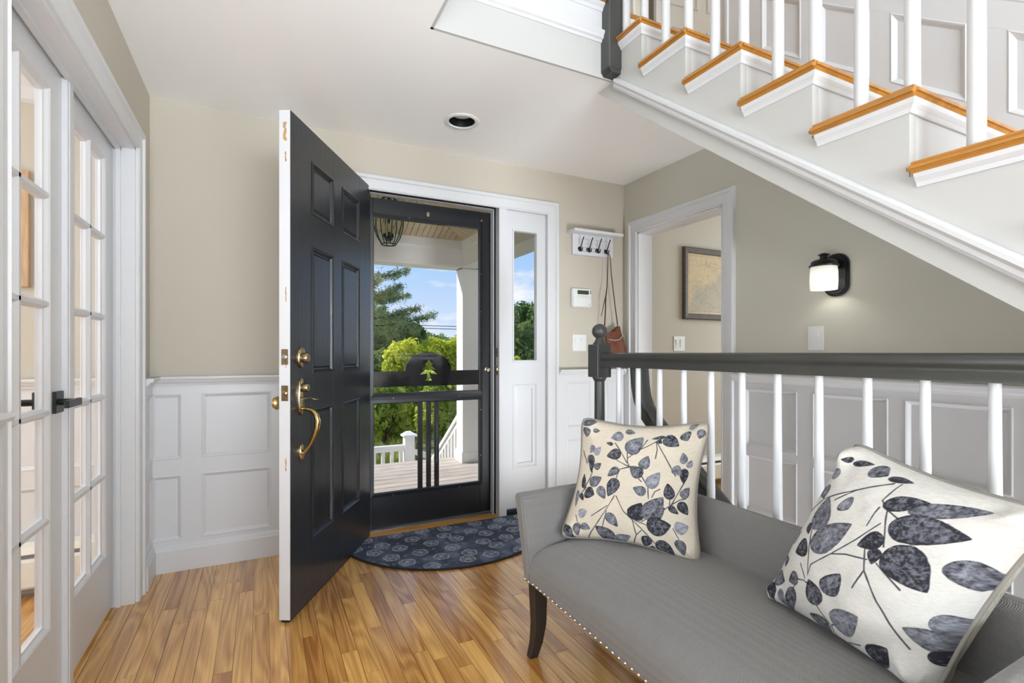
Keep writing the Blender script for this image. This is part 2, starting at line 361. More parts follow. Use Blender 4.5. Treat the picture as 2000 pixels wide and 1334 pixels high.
# ------------------------------------------------------------------ mouldings
CASE = [(0, 0), (0, .012), (.008, .017), (.012, .012), (.045, .015), (.06, .015), (.066, .024), (.082, .024), (.088, .019), (.09, 0)]
CHAIR = [(0, -.045), (.010, -.045), (.014, -.034), (.022, -.028), (.026, -.018), (.036, -.016), (.040, -.008), (.038, 0), (0, 0)]
BASE = [(0, 0), (.018, 0), (.018, .105), (.013, .112), (.012, .122), (.006, .132), (0, .134)]
PMOLD = [(0, 0), (0, .013), (.004, .0145), (.010, .011), (.017, .004), (.021, .001), (.021, 0)]
def wainscot(name, label, loc, rz, s0, s1, cols, rows, top=.961, low=0.08, rail_path=True, base=None):
    """panelling in a local frame: x along the wall, y out of the wall, z up"""
    rt_ = empty(name, loc, rz); struct(rt_, label)
    MB().box(s0, s1, 0, .003, low, top-.01).build('panel_backing', 'white_trim', rt_, True)
    T = .013
    zs = [low]+[z for r in rows for z in r]+[top-.02]
    for i in range(0, len(zs), 2): MB().box(s0, s1, .001, T, zs[i], zs[i+1]).build('rail', 'white_trim', rt_, True)
    xs = [s0]+[c for q in cols for c in q]+[s1]
    for z0, z1 in rows:
        for i in range(0, len(xs), 2):
            if xs[i+1]-xs[i] > .004: MB().box(xs[i], xs[i+1], .001, T-.0003, z0-.001, z1+.001).build('stile', 'white_trim', rt_, True)
        for c0, c1 in cols:
            MB().sweep([(c0, 0, z0), (c0, 0, z1), (c1, 0, z1), (c1, 0, z0)], (0, 1, 0), [(u, v+.001) for u, v in PMOLD], True, -1).build('panel_moulding', 'white_trim', rt_, True)
    if rail_path: MB().sweep([(s0, .011, top), (s1, .011, top)], (0, 0, 1), CHAIR, sgn=-1).build('chair_rail', 'white_trim', rt_, True)
    return rt_
ROWS = [(.15, .473), (.55, .875)]
def base_run(name, label, path, sgn):
    return struct(MB().sweep(path, (0, 0, 1), BASE, sgn=sgn).build(name, 'white_trim'), label)
# front wall, left of the door (local x runs towards -X)
wainscot('trim_2', 'white panelled wainscot between the glazed doors and the open black door', (0, YE, 0), math.pi, -.425, -XL, [(-.046, .271), (.353, -XL-.005)][:2], ROWS)
# front wall, right of the sidelight
wainscot('trim_3', 'white panelled wainscot below the alarm keypad', (0, YE, 0), math.pi, -XR, -1.84, [(-2.36, -2.25), (-2.12, -1.91)], ROWS)
# left wall stub beside the casing and the near end of the left wall
wainscot('trim_4', 'narrow white wainscot return in the left corner', (XL, 0, 0), -math.pi/2, -YE, -2.76, [(-2.97, -2.79)], ROWS)
wainscot('trim_5', 'white chair rail and wainscot end beside the near door casing', (XL, 0, 0), -math.pi/2, -1.335, 3.0, [(-1.2, -.55), (-.4, .4)], ROWS)
# right wall along the stairwell (local x runs towards +Y)
wainscot('trim_6', 'white panelled wainscot behind the white balusters', (XR, 0, 0), math.pi/2, -1.5, 1.997, [(-.4, -.1), (.05, .36), (.46, .72), (.808, 1.148), (1.21, 1.542), (1.621, 1.926)], [(.02, .18)[:2], (.21, .52), (.56, .882)][1:], low=-.3)
MB().box(XR-.004, XR-.001, -1.5, 2.0, -2.6, -.29).build('well_skin', 'white_trim', bpy.data.objects['trim_6'])
wainscot('trim_7', 'short white wainscot strip in the far corner', (XR, 0, 0), math.pi/2, 2.928, YE, [], ROWS)
base_run('baseboard_front', 'white baseboard under the left wainscot', [(.425, YE-.012, 0), (XL+.012, YE-.012, 0), (XL+.012, 2.762, 0)], -1)
base_run('baseboard_right', 'white baseboard in the far right corner', [(XR-.012, 2.93, 0), (XR-.012, YE-.012, 0), (1.845, YE-.012, 0)], -1)
base_run('baseboard_left', 'white baseboard along the near left wall', [(XL+.012, 1.33, 0), (XL+.012, -2.9, 0)], -1)
# casings
def casing(name, label, pts, nrm, sgn, depth=None):
    return struct(MB().sweep(pts, nrm, CASE, sgn=sgn).build(name, 'white_trim'), label)
casing('trim_8', 'white casing around the front door and sidelight', [(OPX0-.0, YE, 0), (OPX0, YE, OPZ-.04), (OPX1-.04, YE, OPZ-.04), (OPX1-.04, YE, 0)], (0, -1, 0), -1)
casing('trim_9', 'white casing around the glazed double doors', [(XL, LD1, 0), (XL, LD1, LDZ), (XL, LD0, LDZ), (XL, LD0, 0)], (1, 0, 0), 1)
casing('trim_10', 'white casing around the opening in the right wall', [(XR, RD0, 0), (XR, RD0, RDZ), (XR, RD1, RDZ), (XR, RD1, 0)], (-1, 0, 0), 1)
# jambs
j = MB(); j.box(XL-TH-.02, XL+.001, LD1-.012, LD1+.01, 0, LDZ); j.box(XL-TH-.02, XL+.001, LD0-.01, LD0+.012, 0, LDZ); j.box(XL-TH-.02, XL+.001, LD0, LD1, LDZ-.012, LDZ+.01)
j.box(-.553, -.535, LD1-.024, LD1-.011, 0, LDZ-.01); j.box(-.553, -.535, LD0+.011, LD0+.024, 0, LDZ-.01); j.box(-.553, -.535, LD0+.01, LD1-.01, LDZ-.024, LDZ-.011)
struct(j.build('trim_11', 'white_trim'), 'white jamb and stop of the glazed double doors')
j = MB(); j.box(XR-.001, XR+TH+.01, RD1-.012, RD1+.01, 0, RDZ); j.box(XR-.001, XR+TH+.01, RD0-.01, RD0+.012, 0, RDZ); j.box(XR-.001, XR+TH+.01, RD0, RD1, RDZ-.012, RDZ+.01)
struct(j.build('trim_12', 'white_trim'), 'white jamb lining the opening in the right wall')
# front door frame: jambs, head, mullion, weatherstrip
DX0, DX1 = .53, 1.392
j = MB(); j.box(OPX0-.01, DX0, YE-.002, YE+.15, 0, OPZ); j.box(DX0-.01, OPX1, YE-.002, YE+.15, 2.045, OPZ+.01); j.box(DX1, 1.445, YE-.006, YE+.15, 0, 2.05); j.box(1.755, OPX1+.01, YE-.002, YE+.15, 0, OPZ)
j.box(DX1-.014, DX1+.001, YE+.06, YE+.105, 0, 2.046); j.box(DX0, DX1, YE+.06, YE+.105, 2.03, 2.046)
fj = struct(j.build('trim_13', 'white_trim'), 'white front door frame with mullion post')
ws = MB(); ws.box(DX1-.009, DX1+.0005, YE+.048, YE+.061, .01, 2.04); ws.box(DX0, DX1, YE+.048, YE+.061, 2.033, 2.046); ws.build('weatherstrip', 'rubber', fj)
for z in (.96, 1.08): MB().box(DX1-.002, DX1+.002, YE+.012, YE+.035, z-.03, z+.03).build('strike_plate', 'brass', fj)
st = MB(); st.prism([(YE+.085, -.03), (YE+.085, .006), (YE+.10, .012), (YE+.24, .004), (YE+.26, -.03)], 'x', OPX0, OPX1)
struct(st.build('trim_14', 'aluminium'), 'grey metal threshold under the storm door')
# sidelight
sl = struct(empty('window_1', (1.6, YE, 0)), 'narrow sidelight window beside the front door with lower panel')
SX0, SX1, GX0, GX1 = 1.445, 1.755, 1.508, 1.69
Y0, Y1 = YE+.022, YE+.062
for nm, b in (('stile', (SX0, GX0, .04, 2.04)), ('stile', (GX1, SX1, .04, 2.04)), ('rail', (GX0, GX1, 1.9, 2.04)), ('rail', (GX0, GX1, .87, 1.022)), ('rail', (GX0, GX1, .04, .30))):
    MB().box(b[0], b[1], Y0, Y1, b[2], b[3]).build(nm, 'white_trim', sl)
pp = MB(); pp.box(GX0, GX1, Y0+.012, Y1, .30, .87); pp.build('panel', 'white_trim', sl)
MB().sweep([(GX0, Y0, .30), (GX0, Y0, .87), (GX1, Y0, .87), (GX1, Y0, .30)], (0, -1, 0), [(-.004, -.006), (-.004, .003), (.004, .003), (.014, -.01), (.035, -.003), (.035, -.012)], True, 1).build('panel_moulding', 'white_trim', sl)
MB().box(GX0, GX1, Y0+.02, Y0+.026, 1.022, 1.9).build('pane', 'pane_glass', sl)
MB().sweep([(GX0, Y0, 1.022), (GX0, Y0, 1.9), (GX1, Y0, 1.9), (GX1, Y0, 1.022)], (0, -1, 0), [(-.008, 0), (-.006, .006), (.004, .005), (.007, -.02), (0, -.02)], True, 1).build('glazing_bead', 'white_trim', sl)
MB().box(1.452, 1.56, Y0-.03, Y0+.02, .004, .026).build('sill_block', 'rubber', sl)

# ------------------------------------------------------------------ front door (local: x hinge to free edge, y = outer face normal)
h0 = Vector((.565, 2.985)); DA = math.atan2(-.866, -.5)
fd = struct(empty('door_1', (h0.x, h0.y, .012), DA), 'open black six-panel front door with brass handle set')
DW, DH, DT = .924, 2.035, .045
def lb(par, name, mt, *b, **k): return MB().box(*b).build(name, mt, par, True, **k)
PC = [(.165, .405), (.508, .738)]; PR = [(.255, .82), (.975, 1.53), (1.672, 1.90)]
xs = [0, PC[0][0], PC[0][1], PC[1][0], PC[1][1], DW-.001]
for a in (0, 2, 4): lb(fd, 'stile', 'black_door', xs[a], xs[a+1], -DT+.002, 0, 0, DH)
zs = [0]+[z for r in PR for z in r]+[DH]
for a in range(0, 8, 2):
    for c0, c1 in PC: lb(fd, 'rail', 'black_door', c0, c1, -DT+.002, -.0004, zs[a], zs[a+1])
for c0, c1 in PC:
    for z0, z1 in PR:
        p = MB(); p.box(c0, c1, -DT+.004, -.014, z0, z1)
        q = [(c0, -.014, z0), (c0, -.014, z1), (c1, -.014, z1), (c1, -.014, z0)]
        p.sweep(q, (0, 1, 0), [(0, 0), (0, .017), (.006, .018), (.012, .012), (.018, .003), (.022, .002), (.032, .010), (.032, 0)], True, -1)
        d0 = .032; p.box(c0+d0, c1-d0, -.03, -.004, z0+d0, z1-d0)
        p.build('panel', 'black_door', fd, True)
lb(fd, 'inner_face', 'white_door', 0, DW, -DT-.001, -DT+.003, 0, DH)
lb(fd, 'free_edge', 'white_door', DW-.002, DW+.001, -DT, -.001, 0, DH)
sw = MB(); sw.box(.01, DW-.004, -DT+.006, -.006, -.011, 0); sw.build('door_sweep', 'rubber', fd, True)
# chips of bare wood on the white edge
for z, hh, ww in ((1.95, .075, .012), (1.85, .04, .006), (.62, .05, .005), (1.30, .06, .004), (1.02, .03, .004)):
    p = MB(); n_ = 9; pts = [( -.016+random.uniform(-.3, .3)*ww, z+hh*(i/(n_-1)-.5)) for i in range(n_)]+[(-.016+ww*random.uniform(.6, 1.2), z+hh*(.5-i/(n_-1))) for i in range(n_)]
    p.prism([(-a-.032, b) for a, b in pts], 'x', DW+.0009, DW+.0016); p.build('paint_chip', 'light_wood', fd, True)
def oval(cx, cz, rx, rz, y0, y1, n=28):
    m_ = MB(); prof = [(1, y0), (1, y0+(y1-y0)*.5), (.9, y1-.001), (.75, y1)]
    vs = []; 
    for s_, y in prof:
        for i in range(n): a = 2*math.pi*i/n; vs.append((cx+rx*s_*math.cos(a), y, cz+rz*s_*math.sin(a)))
    fs = [(i*n+j_, i*n+(j_+1) % n, (i+1)*n+(j_+1) % n, (i+1)*n+j_) for i in range(3) for j_ in range(n)]+[tuple(range(n)), tuple(range(3*n, 4*n))]
    return m_.add(vs, fs)
db = oval(.838, 1.048, .030, .045, 0, .010).build('deadbolt', 'brass', fd, True, smooth=40)
MB().lathe([(.021, .006), (.021, .028), (.017, .034), (.012, .034)], (.838, 0, 1.046), 20, 'y').build('lock_cylinder', 'brass', db, True, smooth=40)
hs = oval(.842, .885, .027, .078, 0, .011).build('handle_set', 'brass', fd, True, smooth=40)
MB().lathe([(.018, .008), (.018, .03), (.014, .036), (.01, .036)], (.842, 0, .922), 20, 'y').build('lock_cylinder', 'brass', hs, True, smooth=40)
MB().add([(.832, .008, .878), (.852, .008, .878), (.832, .045, .884), (.852, .045, .884), (.828, .075, .876), (.856, .075, .876), (.832, .008, .872), (.852, .008, .872), (.832, .045, .879), (.852, .045, .879), (.828, .075, .872), (.856, .075, .872)],
         [(0, 1, 3, 2), (2, 3, 5, 4), (6, 8, 9, 7), (8, 10, 11, 9), (4, 5, 11, 10), (0, 2, 8, 6), (2, 4, 10, 8), (1, 7, 9, 3), (3, 9, 11, 5), (0, 6, 7, 1)]).build('thumb_latch', 'brass', hs, True, bevel=.001)
pts = [(0, .835), (.02, .834), (.042, .826), (.058, .808), (.064, .785), (.060, .755), (.048, .72), (.034, .69), (.022, .668), (.012, .655), (.004, .648)]
MB().tube([(.838, a*1.05+.006, b) for a, b in pts], [.008, .008, .009, .011, .0125, .012, .010, .008, .007, .008, .009], 12).build('pull', 'bright_brass', hs, True, smooth=50)
oval(.838, .652, .020, .036, 0, .010).build('pull_base', 'brass', hs, True, smooth=40)
for z in (1.05, .905):
    bp = lb(fd, 'latch_plate', 'brass', DW+.0005, DW+.0025, -.036, -.009, z-.031, z+.031)
    MB().lathe([(.010, 0), (.010, .004), (.006, .006)], (DW+.002, -.0225, z), 14, 'x').build('bolt', 'steel' if z > 1 else 'brass', bp, True)
    for dz in (-.023, .023): MB().lathe([(.003, 0), (.002, .0035)], (DW+.0015, -.0225, z+dz), 8, 'x').build('screw', 'steel', bp, True)
kb = MB().lathe([(.03, -DT-.001), (.03, -DT-.008), (.012, -DT-.012), (.010, -DT-.028), (.022, -DT-.036), (.028, -DT-.050), (.024, -DT-.062), (.010, -DT-.066)], (.846, 0, .858), 24, 'y').build('knob', 'bright_brass', fd, True, smooth=40)
MB().lathe([(.028, -DT-.001), (.028, -DT-.008), (.01, -DT-.012), (.01, -DT-.022), (.002, -DT-.024)], (.846, 0, 1.045), 20, 'y').build('thumb_turn', 'brass', fd, True, smooth=40)

# ------------------------------------------------------------------ storm door
SY0, SY1 = 3.095, 3.125
k_ = 3.105/3.08
def sx(v): return v*k_
def sz(v): return 1.08+(v-1.08)*k_
sd_ = struct(empty('door_2', (sx(.95), SY0, .012)), 'black storm door with glass panes and pine tree cut-out board')
A0, A1, B0, B1 = sx(.553), sx(1.384), sx(.60), sx(1.294)
def sb(name, mt, x0, x1, z0, z1, y0=SY0, y1=SY1, par=sd_, **k): return MB().box(x0, x1, y0, y1, z0, z1).build(name, mt, par, **k)
sb('stile', 'storm_black', A0, B0, .014, sz(2.012), bevel=.002); sb('stile', 'storm_black', B1, A1, .014, sz(2.012), bevel=.002)
sb('top_rail', 'storm_black', B0, B1, sz(1.90), sz(2.012)); sb('bottom_rail', 'storm_black', B0, B1, .014, sz(.224)); sb('middle_rail', 'storm_black', B0, B1, sz(.773), sz(.828))
for z0, z1 in ((.224, .773), (.828, 1.90)):
    MB().sweep([(B0, SY0, sz(z0)), (B0, SY0, sz(z1)), (B1, SY0, sz(z1)), (B1, SY0, sz(z0))], (0, -1, 0), [(-.018, 0), (-.018, .004), (0, .006), (.004, .004), (.004, -.02), (0, -.02)], True, 1).build('insert_frame', 'storm_black', sd_)
    sb('pane', 'pane_glass', B0, B1, sz(z0), sz(z1), SY0+.012, SY0+.015)
bd = MB()
cx, zt, zb, ra, rz_ = sx(.95), sz(.964), sz(.868), sx(.152), .118
out = [(B0, zb), (B1, zb), (B1, zt), (cx+ra, zt)]+[(cx+ra*math.cos(a), zt+rz_*math.sin(a)) for a in np.linspace(0, math.pi, 24)[1:-1]]+[(cx-ra, zt), (B0, zt)]
# pine cut-out (half outline, x offset from the trunk, height from the board bottom)
tree = [(.024, .042), (.012, .058), (.009, .088), (.058, .081), (.040, .098), (.020, .113), (.046, .112), (.028, .128), (.013, .142), (.028, .142), (.014, .158), (0, .182)]
tl = [(cx+a, zb+b-.008) for a, b in tree]; tr_ = [(cx-a, zb+b-.008) for a, b in tree[-2::-1]]
hole = tl+tr_
from mathutils.geometry import tessellate_polygon
allp = out+hole[::-1]
tris = tessellate_polygon([[Vector((p[0], p[1], 0)) for p in out], [Vector((p[0], p[1], 0)) for p in hole[::-1]]])
no = len(allp); vs = [(p[0], SY0+.016, p[1]) for p in allp]+[(p[0], SY0+.026, p[1]) for p in allp]
fs = [tuple(t) for t in tris]+[tuple(i+no for i in t[::-1]) for t in tris]
for loop in (list(range(len(out))), list(range(len(out), no))):
    fs += [(loop[i], loop[(i+1) % len(loop)], loop[(i+1) % len(loop)]+no, loop[i]+no) for i in range(len(loop))]
bd.add(vs, fs); tag(bd.build('tree_board', 'board_black', sd_), 'arched black board with a pine tree cut out')
for a in (.895, .950, 1.003): sb('bar', 'storm_black', sx(a)-.015, sx(a)+.015, sz(.224), sz(.773), SY0+.016, SY0+.028)
MB().lathe([(.018, 0), (.018, -.006), (.010, -.01), (.010, -.016), (.016, -.022), (.012, -.03), (.004, -.031)], (sx(1.345), SY0, sz(.966)), 20, 'y').build('knob', 'nickel', sd_, smooth=40)
cl_ = MB().tube([(sx(1.309), SY0-.008, sz(1.955)), (sx(1.309), SY0-.008, sz(1.90)), (sx(1.309), SY0-.006, sz(1.50))], .0035, 6).build('pull_cord', 'rubber', sd_)
MB().lathe([(.011, 0), (.011, -.006), (.005, -.010)], (sx(1.309), SY0, sz(1.957)), 12, 'y').build('cord_cleat', 'brass', sd_)
MB().box(sx(.93), sx(.95), SY0-.005, SY0, sz(1.935), sz(1.965)).build('latch', 'nickel', sd_, bevel=.002)
for xx, zz in ((sx(1.30), 1.6), (sx(1.30), 1.35), (sx(1.30), .7), (sx(1.30), .4), (sx(.72), .21), (sx(1.15), .21), (sx(.72), .80), (sx(1.15), .80), (sx(.82), 1.913)):
    MB().lathe([(.004, 0), (.003, -.006)], (xx, SY0, sz(zz)), 8, 'y').build('screw', 'steel', sd_)
MB().lathe([(.009, 0), (.009, -.01), (.004, -.014)], (sx(1.392), SY0+.004, sz(1.965)), 10, 'y').build('bumper', 'rubber', sd_)

# ------------------------------------------------------------------ french doors in the left wall
XD = -.563; FT = .036
Z0, Z1 = .012, 1.953
def french(name, label, y0, y1, wide):
    o = struct(empty(name, (XD, y0, Z0)), label)
    s = .105; g0, gm0, gm1, g1 = y0+s, (y0+y1)/2-.014, (y0+y1)/2+.014, y1-s
    gz0, gz1 = .255, 1.868; pitch = (gz1-gz0)/5
    def b(nm, ya, yb, za, zb, xa=XD-FT, xb=XD, **k): return MB().box(xa, xb, ya, yb, za, zb).build(nm, 'white_door', o, **k)
    b('stile', y0, g0, Z0, Z1); b('stile', g1, y1, Z0, Z1); b('top_rail', g0, g1, gz1, Z1); b('bottom_rail', g0, g1, Z0, gz0)
    mp_ = [(XD-.030, .006), (XD-.022, .013), (XD-.016, .013), (XD-.010, .010), (XD-.004, .006), (XD-.002, .005)]
    MUN = [(XD-FT+.004, -.005), (XD-.028, -.014), (XD-.014, -.014), (XD-.002, -.006), (XD-.002, .006), (XD-.014, .014), (XD-.028, .014), (XD-FT+.004, .005)]
    m_ = MB(); m_.prism([(a, (gm0+gm1)/2+c) for a, c in MUN], 'z', gz0, gz1); m_.build('muntin', 'white_door', o)
    for i in range(1, 5):
        z = gz0+pitch*i
        m_ = MB(); m_.prism([(a, z+c) for a, c in MUN], 'y', g0, g1); m_.build('muntin', 'white_door', o)
    q = [(XD, g0, gz0), (XD, g0, gz1), (XD, g1, gz1), (XD, g1, gz0)]
    MB().sweep(q, (1, 0, 0), [(-.001, -.03), (-.001, .0), (.004, -.003), (.010, -.012), (.016, -.014), (.016, -.03)], True, 1).build('glazing_bead', 'white_door', o)
    for ya, yb in ((g0, (gm0+gm1)/2), ((gm0+gm1)/2, g1)):
        for i in range(5): MB().box(XD-.022, XD-.019, ya, yb, gz0+pitch*i, gz0+pitch*(i+1)).build('pane', 'pane_glass', o)
    return o
f1 = french('door_3', 'white ten-pane glazed door leaf next to the panelled corner', 2.062, LD1-.014, 0)
f2 = french('door_4', 'white glazed door leaf with the black lever handle', LD0+.014, 2.058, 0)
ag = MB(); ag.box(XD-.002, XD+.014, 2.048, 2.104, Z0, Z1-.004); ag.box(XD+.013, XD+.017, 2.058, 2.094, Z0, Z1-.004); ag.build('astragal', 'white_door', f1, bevel=.002)
for sgn in (1, -1):
    xb = XD if sgn > 0 else XD-FT
    def X(v): return xb+sgn*v
    lo = MB(); lo.box(*sorted((X(0), X(.010))), 1.965, 2.031, .895, .961); lv = lo.build('lever_handle', 'matte_black', f2, bevel=.0015)
    MB().tube([(X(.008), 1.998, .928), (X(.055), 1.998, .928)], .010, 14).build('lever_neck', 'matte_black', lv, smooth=40)
    bl = MB(); bl.box(*sorted((X(.048), X(.060))), 1.89, 2.01, .917, .939); bl.build('lever', 'matte_black', lv, bevel=.001)

# ------------------------------------------------------------------ dining room seen through the glass
wainscot('trim_15', 'white wainscot in the dining room behind the glazed doors', (0, YE, 0), math.pi, .61, 3.2, [(.68, 1.15), (1.3, 1.9), (2.05, 2.7)], ROWS)
struct(MB().sweep([(XL-TH, YE, H), (-3.2, YE, H)], (0, 0, -1), [(0, 0), (.09, 0), (.08, .02), (.03, .07), (.02, .12), (0, .13)], sgn=1).build('trim_16', 'white_trim'), 'white crown moulding in the dining room')
def heater(name, label, x0, x1, y1, nm_end='end_cap'):
    o = tag(empty(name, ((x0+x1)/2, y1, 0)), label, 'heater')
    MB().box(x0, x1, y1-.012, y1, .03, .235).build('back_plate', 'heater_white', o)
    MB().prism([(y1-.012, .235), (y1-.05, .225), (y1-.068, .20), (y1-.066, .196), (y1-.05, .219), (y1-.012, .228)], 'x', x0, x1).build('hood', 'heater_white', o)
    MB().prism([(y1-.07, .05), (y1-.075, .06), (y1-.072, .165), (y1-.062, .178), (y1-.064, .16), (y1-.066, .06), (y1-.05, .05)], 'x', x0, x1).build('front_panel', 'heater_white', o)
    fn = MB()
    for i in range(int((x1-x0)/.02)): fn.box(x0+.01+i*.02, x0+.011+i*.02, y1-.055, y1-.015, .08, .16)
    q = fn.build('fins', 'steel', o); q['kind'] = 'stuff'
    for a in (x0-.004, x1-.03): MB().prism([(y1, .02), (y1-.078, .02), (y1-.078, .17), (y1-.068, .215), (y1-.045, .238), (y1, .242)], 'x', a, a+.034).build('end_cap', 'heater_white', o)
    return o
heater('baseboard_heater', 'white baseboard heater seen through the glazed doors', -1.75, -.66, YE-.016)
heater('baseboard_heater', 'white baseboard heater in the hall beyond the cased opening', 3.0, 4.2, YE-.002)
pf = tag(empty('picture_frame', (-1.2, YE, 1.63)), 'light wood picture frame glimpsed through the left door glass', 'picture')
MB().sweep([(-1.46, YE, 1.40), (-1.46, YE, 1.86), (-.955, YE, 1.86), (-.955, YE, 1.40)], (0, -1, 0), [(0, .004), (0, .022), (.028, .026), (.03, .004)], True, -1).build('frame', 'light_wood', pf)
MB().box(-1.46, -.955, YE-.012, YE-.002, 1.40, 1.86).build('mat_board', 'plastic_white', pf)

# ------------------------------------------------------------------ ceiling light
rl = tag(empty('recessed_light', (.969, 2.547, H)), 'round recessed ceiling light with white rim and black baffle', 'ceiling light')
MB().lathe([(.0700, .02), (.0702, -.002), (.074, -.006), (.088, -.007), (.094, -.003), (.0945, .001)], (.969, 2.547, H), 40, cap=False).build('trim_ring', 'plastic_white', rl, smooth=40)
bf = MB(); n = 40
vs = [(.969+r_*math.cos(2*math.pi*i/n), 2.547+r_*math.sin(2*math.pi*i/n), H+z) for r_, z in ((.0698, .0), (.064, .050)) for i in range(n)]
bf.add(vs, [(i, (i+1) % n, n+(i+1) % n, n+i) for i in range(n)])
bf.build('baffle', 'matte_black', rl, smooth=40)
MB().lathe([(.064, .046), (.056, .038), (.04, .031), (.015, .028), (.002, .028)], (.969, 2.547, H), 32).build('lens', 'lamp_lens', rl, smooth=60)
# ------------------------------------------------------------------ stair opening fascia, stairs, soffit
fa = struct(empty('trim_17', (1.0, OY, H)), 'white trimmed edge of the stair opening in the ceiling')
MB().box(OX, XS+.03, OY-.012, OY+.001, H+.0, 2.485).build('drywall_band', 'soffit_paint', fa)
MB().sweep([(OX, OY-.012, 2.485), (XS, OY-.012, 2.485)], (0, 0, 1), [(0, 0), (.006, 0), (.010, .01), (.020, .014), (.022, .024), (.030, .034), (.030, .044), (0, .044)], sgn=1).build('moulding', 'white_trim', fa)
MB().box(OX, XS, OY-.020, OY+.001, 2.525, 2.652).build('skirt_board', 'white_trim', fa)
MB().sweep([(OX, OY-.020, 2.622), (XS, OY-.020, 2.622)], (0, 0, 1), [(0, 0), (.004, 0), (.010, .012), (.022, .022), (.024, .03), (0, .03)], sgn=1).build('cove', 'white_trim', fa)
MB().box(OX, XS+.02, OY-.055, OY+.03, UPZ-.036, UPZ).build('nosing', 'stair_oak', fa, bevel=.010, seg=3)
MB().box(OX, OX+.012, -2.2, OY, H, UPZ).build('side_board', 'soffit_paint', fa)

stair = tag(empty('staircase', (1.9, .2, 0)), 'white open staircase with oak treads climbing above the bench', 'staircase')
ZT1, YN1 = 2.497, 1.636                          # top tread height and its nosing position along y
NT = 13
def tread_z(i): return ZT1-i*RISE
def nose_y(i): return YN1-i*RUN
XSF = XS+.032                                    # face of the closed stringer, the nosing overhangs it
prev = None
oak = []
for i in range(NT):
    z, y = tread_z(i), nose_y(i)
    if z < .1: break
    t = MB(); t.box(XS, XR-.002, y, y+RUN+.028, z-.030, z)
    to = t.build('tread', 'stair_oak', stair, bevel=.011, seg=3)
    r_ = MB(); r_.box(XSF+.003, XR-.004, y+.0312, y+.046, z-RISE, z-.028); r_.build('riser', 'white_trim', stair)
    cv = MB(); CV = [(0, 0), (.005, 0), (.009, .010), (.018, .020), (.022, .030), (0, .030)]
    cv.sweep([(XSF, y+RUN+.012, z-.060), (XSF, y+.030, z-.060), (XR-.004, y+.030, z-.060)], (0, 0, 1), CV, sgn=1); cv.build('cove', 'white_trim', stair)
    sk = MB(); sk.box(XSF, XSF+.02, y+.031, y+RUN+.032, z-RISE-.25, z-.028)
    prev = sk
# closed stringer outline (one board, stepped top, raked bottom)
sl_ = RISE/RUN
pts = []
for i in range(NT):
    z, y = tread_z(i), nose_y(i)
    if z < .1: break
    pts += [(y+.030+RUN, z-.029), (y+.030, z-.029)]
last_y, last_z = pts[-1][0], pts[-1][1]
def zbot(y): return 2.300-sl_*(1.824-y)
str_poly = [(OY-.004, tread_z(0)-.029)]+pts[1:]+[(last_y, 0.0)]
yb0 = 1.824-2.300/sl_
str_poly += [(yb0, 0.0), (OY-.004, zbot(OY-.004))]
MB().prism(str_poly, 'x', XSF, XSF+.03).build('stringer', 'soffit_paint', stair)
TRM = [(0, -.022), (.010, -.022), (.016, -.014), (.017, -.004), (.026, .004), (.026, .014), (.012, .02), (0, .022)]
d_ = Vector((0, 1, sl_)).normalized(); up_ = Vector((0, -sl_, 1)).normalized()
def rake(prof, xface, yA, yB, zf):
    m_ = MB(); vs = []
    for yy in (yA, yB):
        for u, v in prof: vs.append(Vector((xface-u, yy, zf(yy)))+up_*v)
    n = len(prof); return m_.add(vs, [(j_, (j_+1) % n, n+(j_+1) % n, n+j_) for j_ in range(n)]+[tuple(range(n))[::-1], tuple(range(n, 2*n))])
rake(TRM, XSF, yb0+.05, 1.83, lambda yy: zbot(yy)).build('rake_moulding', 'white_trim', stair)
rake([(0, -.07), (.004, -.07), (.004, -.02), (0, -.02)], XSF, yb0+.05, 1.83, lambda yy: zbot(yy))
# soffit under the flight
def zsof(y): return H-sl_*(1.98-y)
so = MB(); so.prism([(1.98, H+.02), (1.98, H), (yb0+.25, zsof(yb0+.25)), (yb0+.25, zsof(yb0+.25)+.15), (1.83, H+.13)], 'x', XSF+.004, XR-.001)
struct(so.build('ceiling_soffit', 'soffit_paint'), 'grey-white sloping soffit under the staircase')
# balusters of the flight: two on each tread
bmh = MB(); bmh.lathe([(.017, 0), (.0165, .25), (.015, .5), (.0125, .9), (.012, 1.0)], (0, 0, 0), 14)
_o = bmh.build('baluster', 'white_trim', smooth=40); bme = _o.data; bpy.data.objects.remove(_o)
inv = wm(stair).inverted()
for i in range(9):
    for dy, hh in ((.032, .93), (.152, 1.02)):
        p = inv @ Vector((XS+.05, nose_y(i)+dy, tread_z(i)-.002)); share('baluster', bme, stair, p, scale=(1.05, 1.05, hh))
hr = rake([(-.03, -.03), (.03, -.03), (.034, .0), (.02, .03), (-.02, .03), (-.034, 0)], XS+.05, .05, 1.83, lambda yy: zbot(yy)+1.36).build('handrail', 'rail_grey', stair)
nw = MB(); nw.box(XS-.035, XS+.055, OY-.075, OY+.015, H+.022, 3.75); nwo = nw.build('newel_post', 'rail_grey', stair, bevel=.004)
MB().prism([(XS-.035, H+.022), (XS+.055, H+.022), (XS+.04, H+.004), (XS-.02, H+.004)], 'y', OY-.07, OY+.01).build('drop', 'rail_grey', nwo)
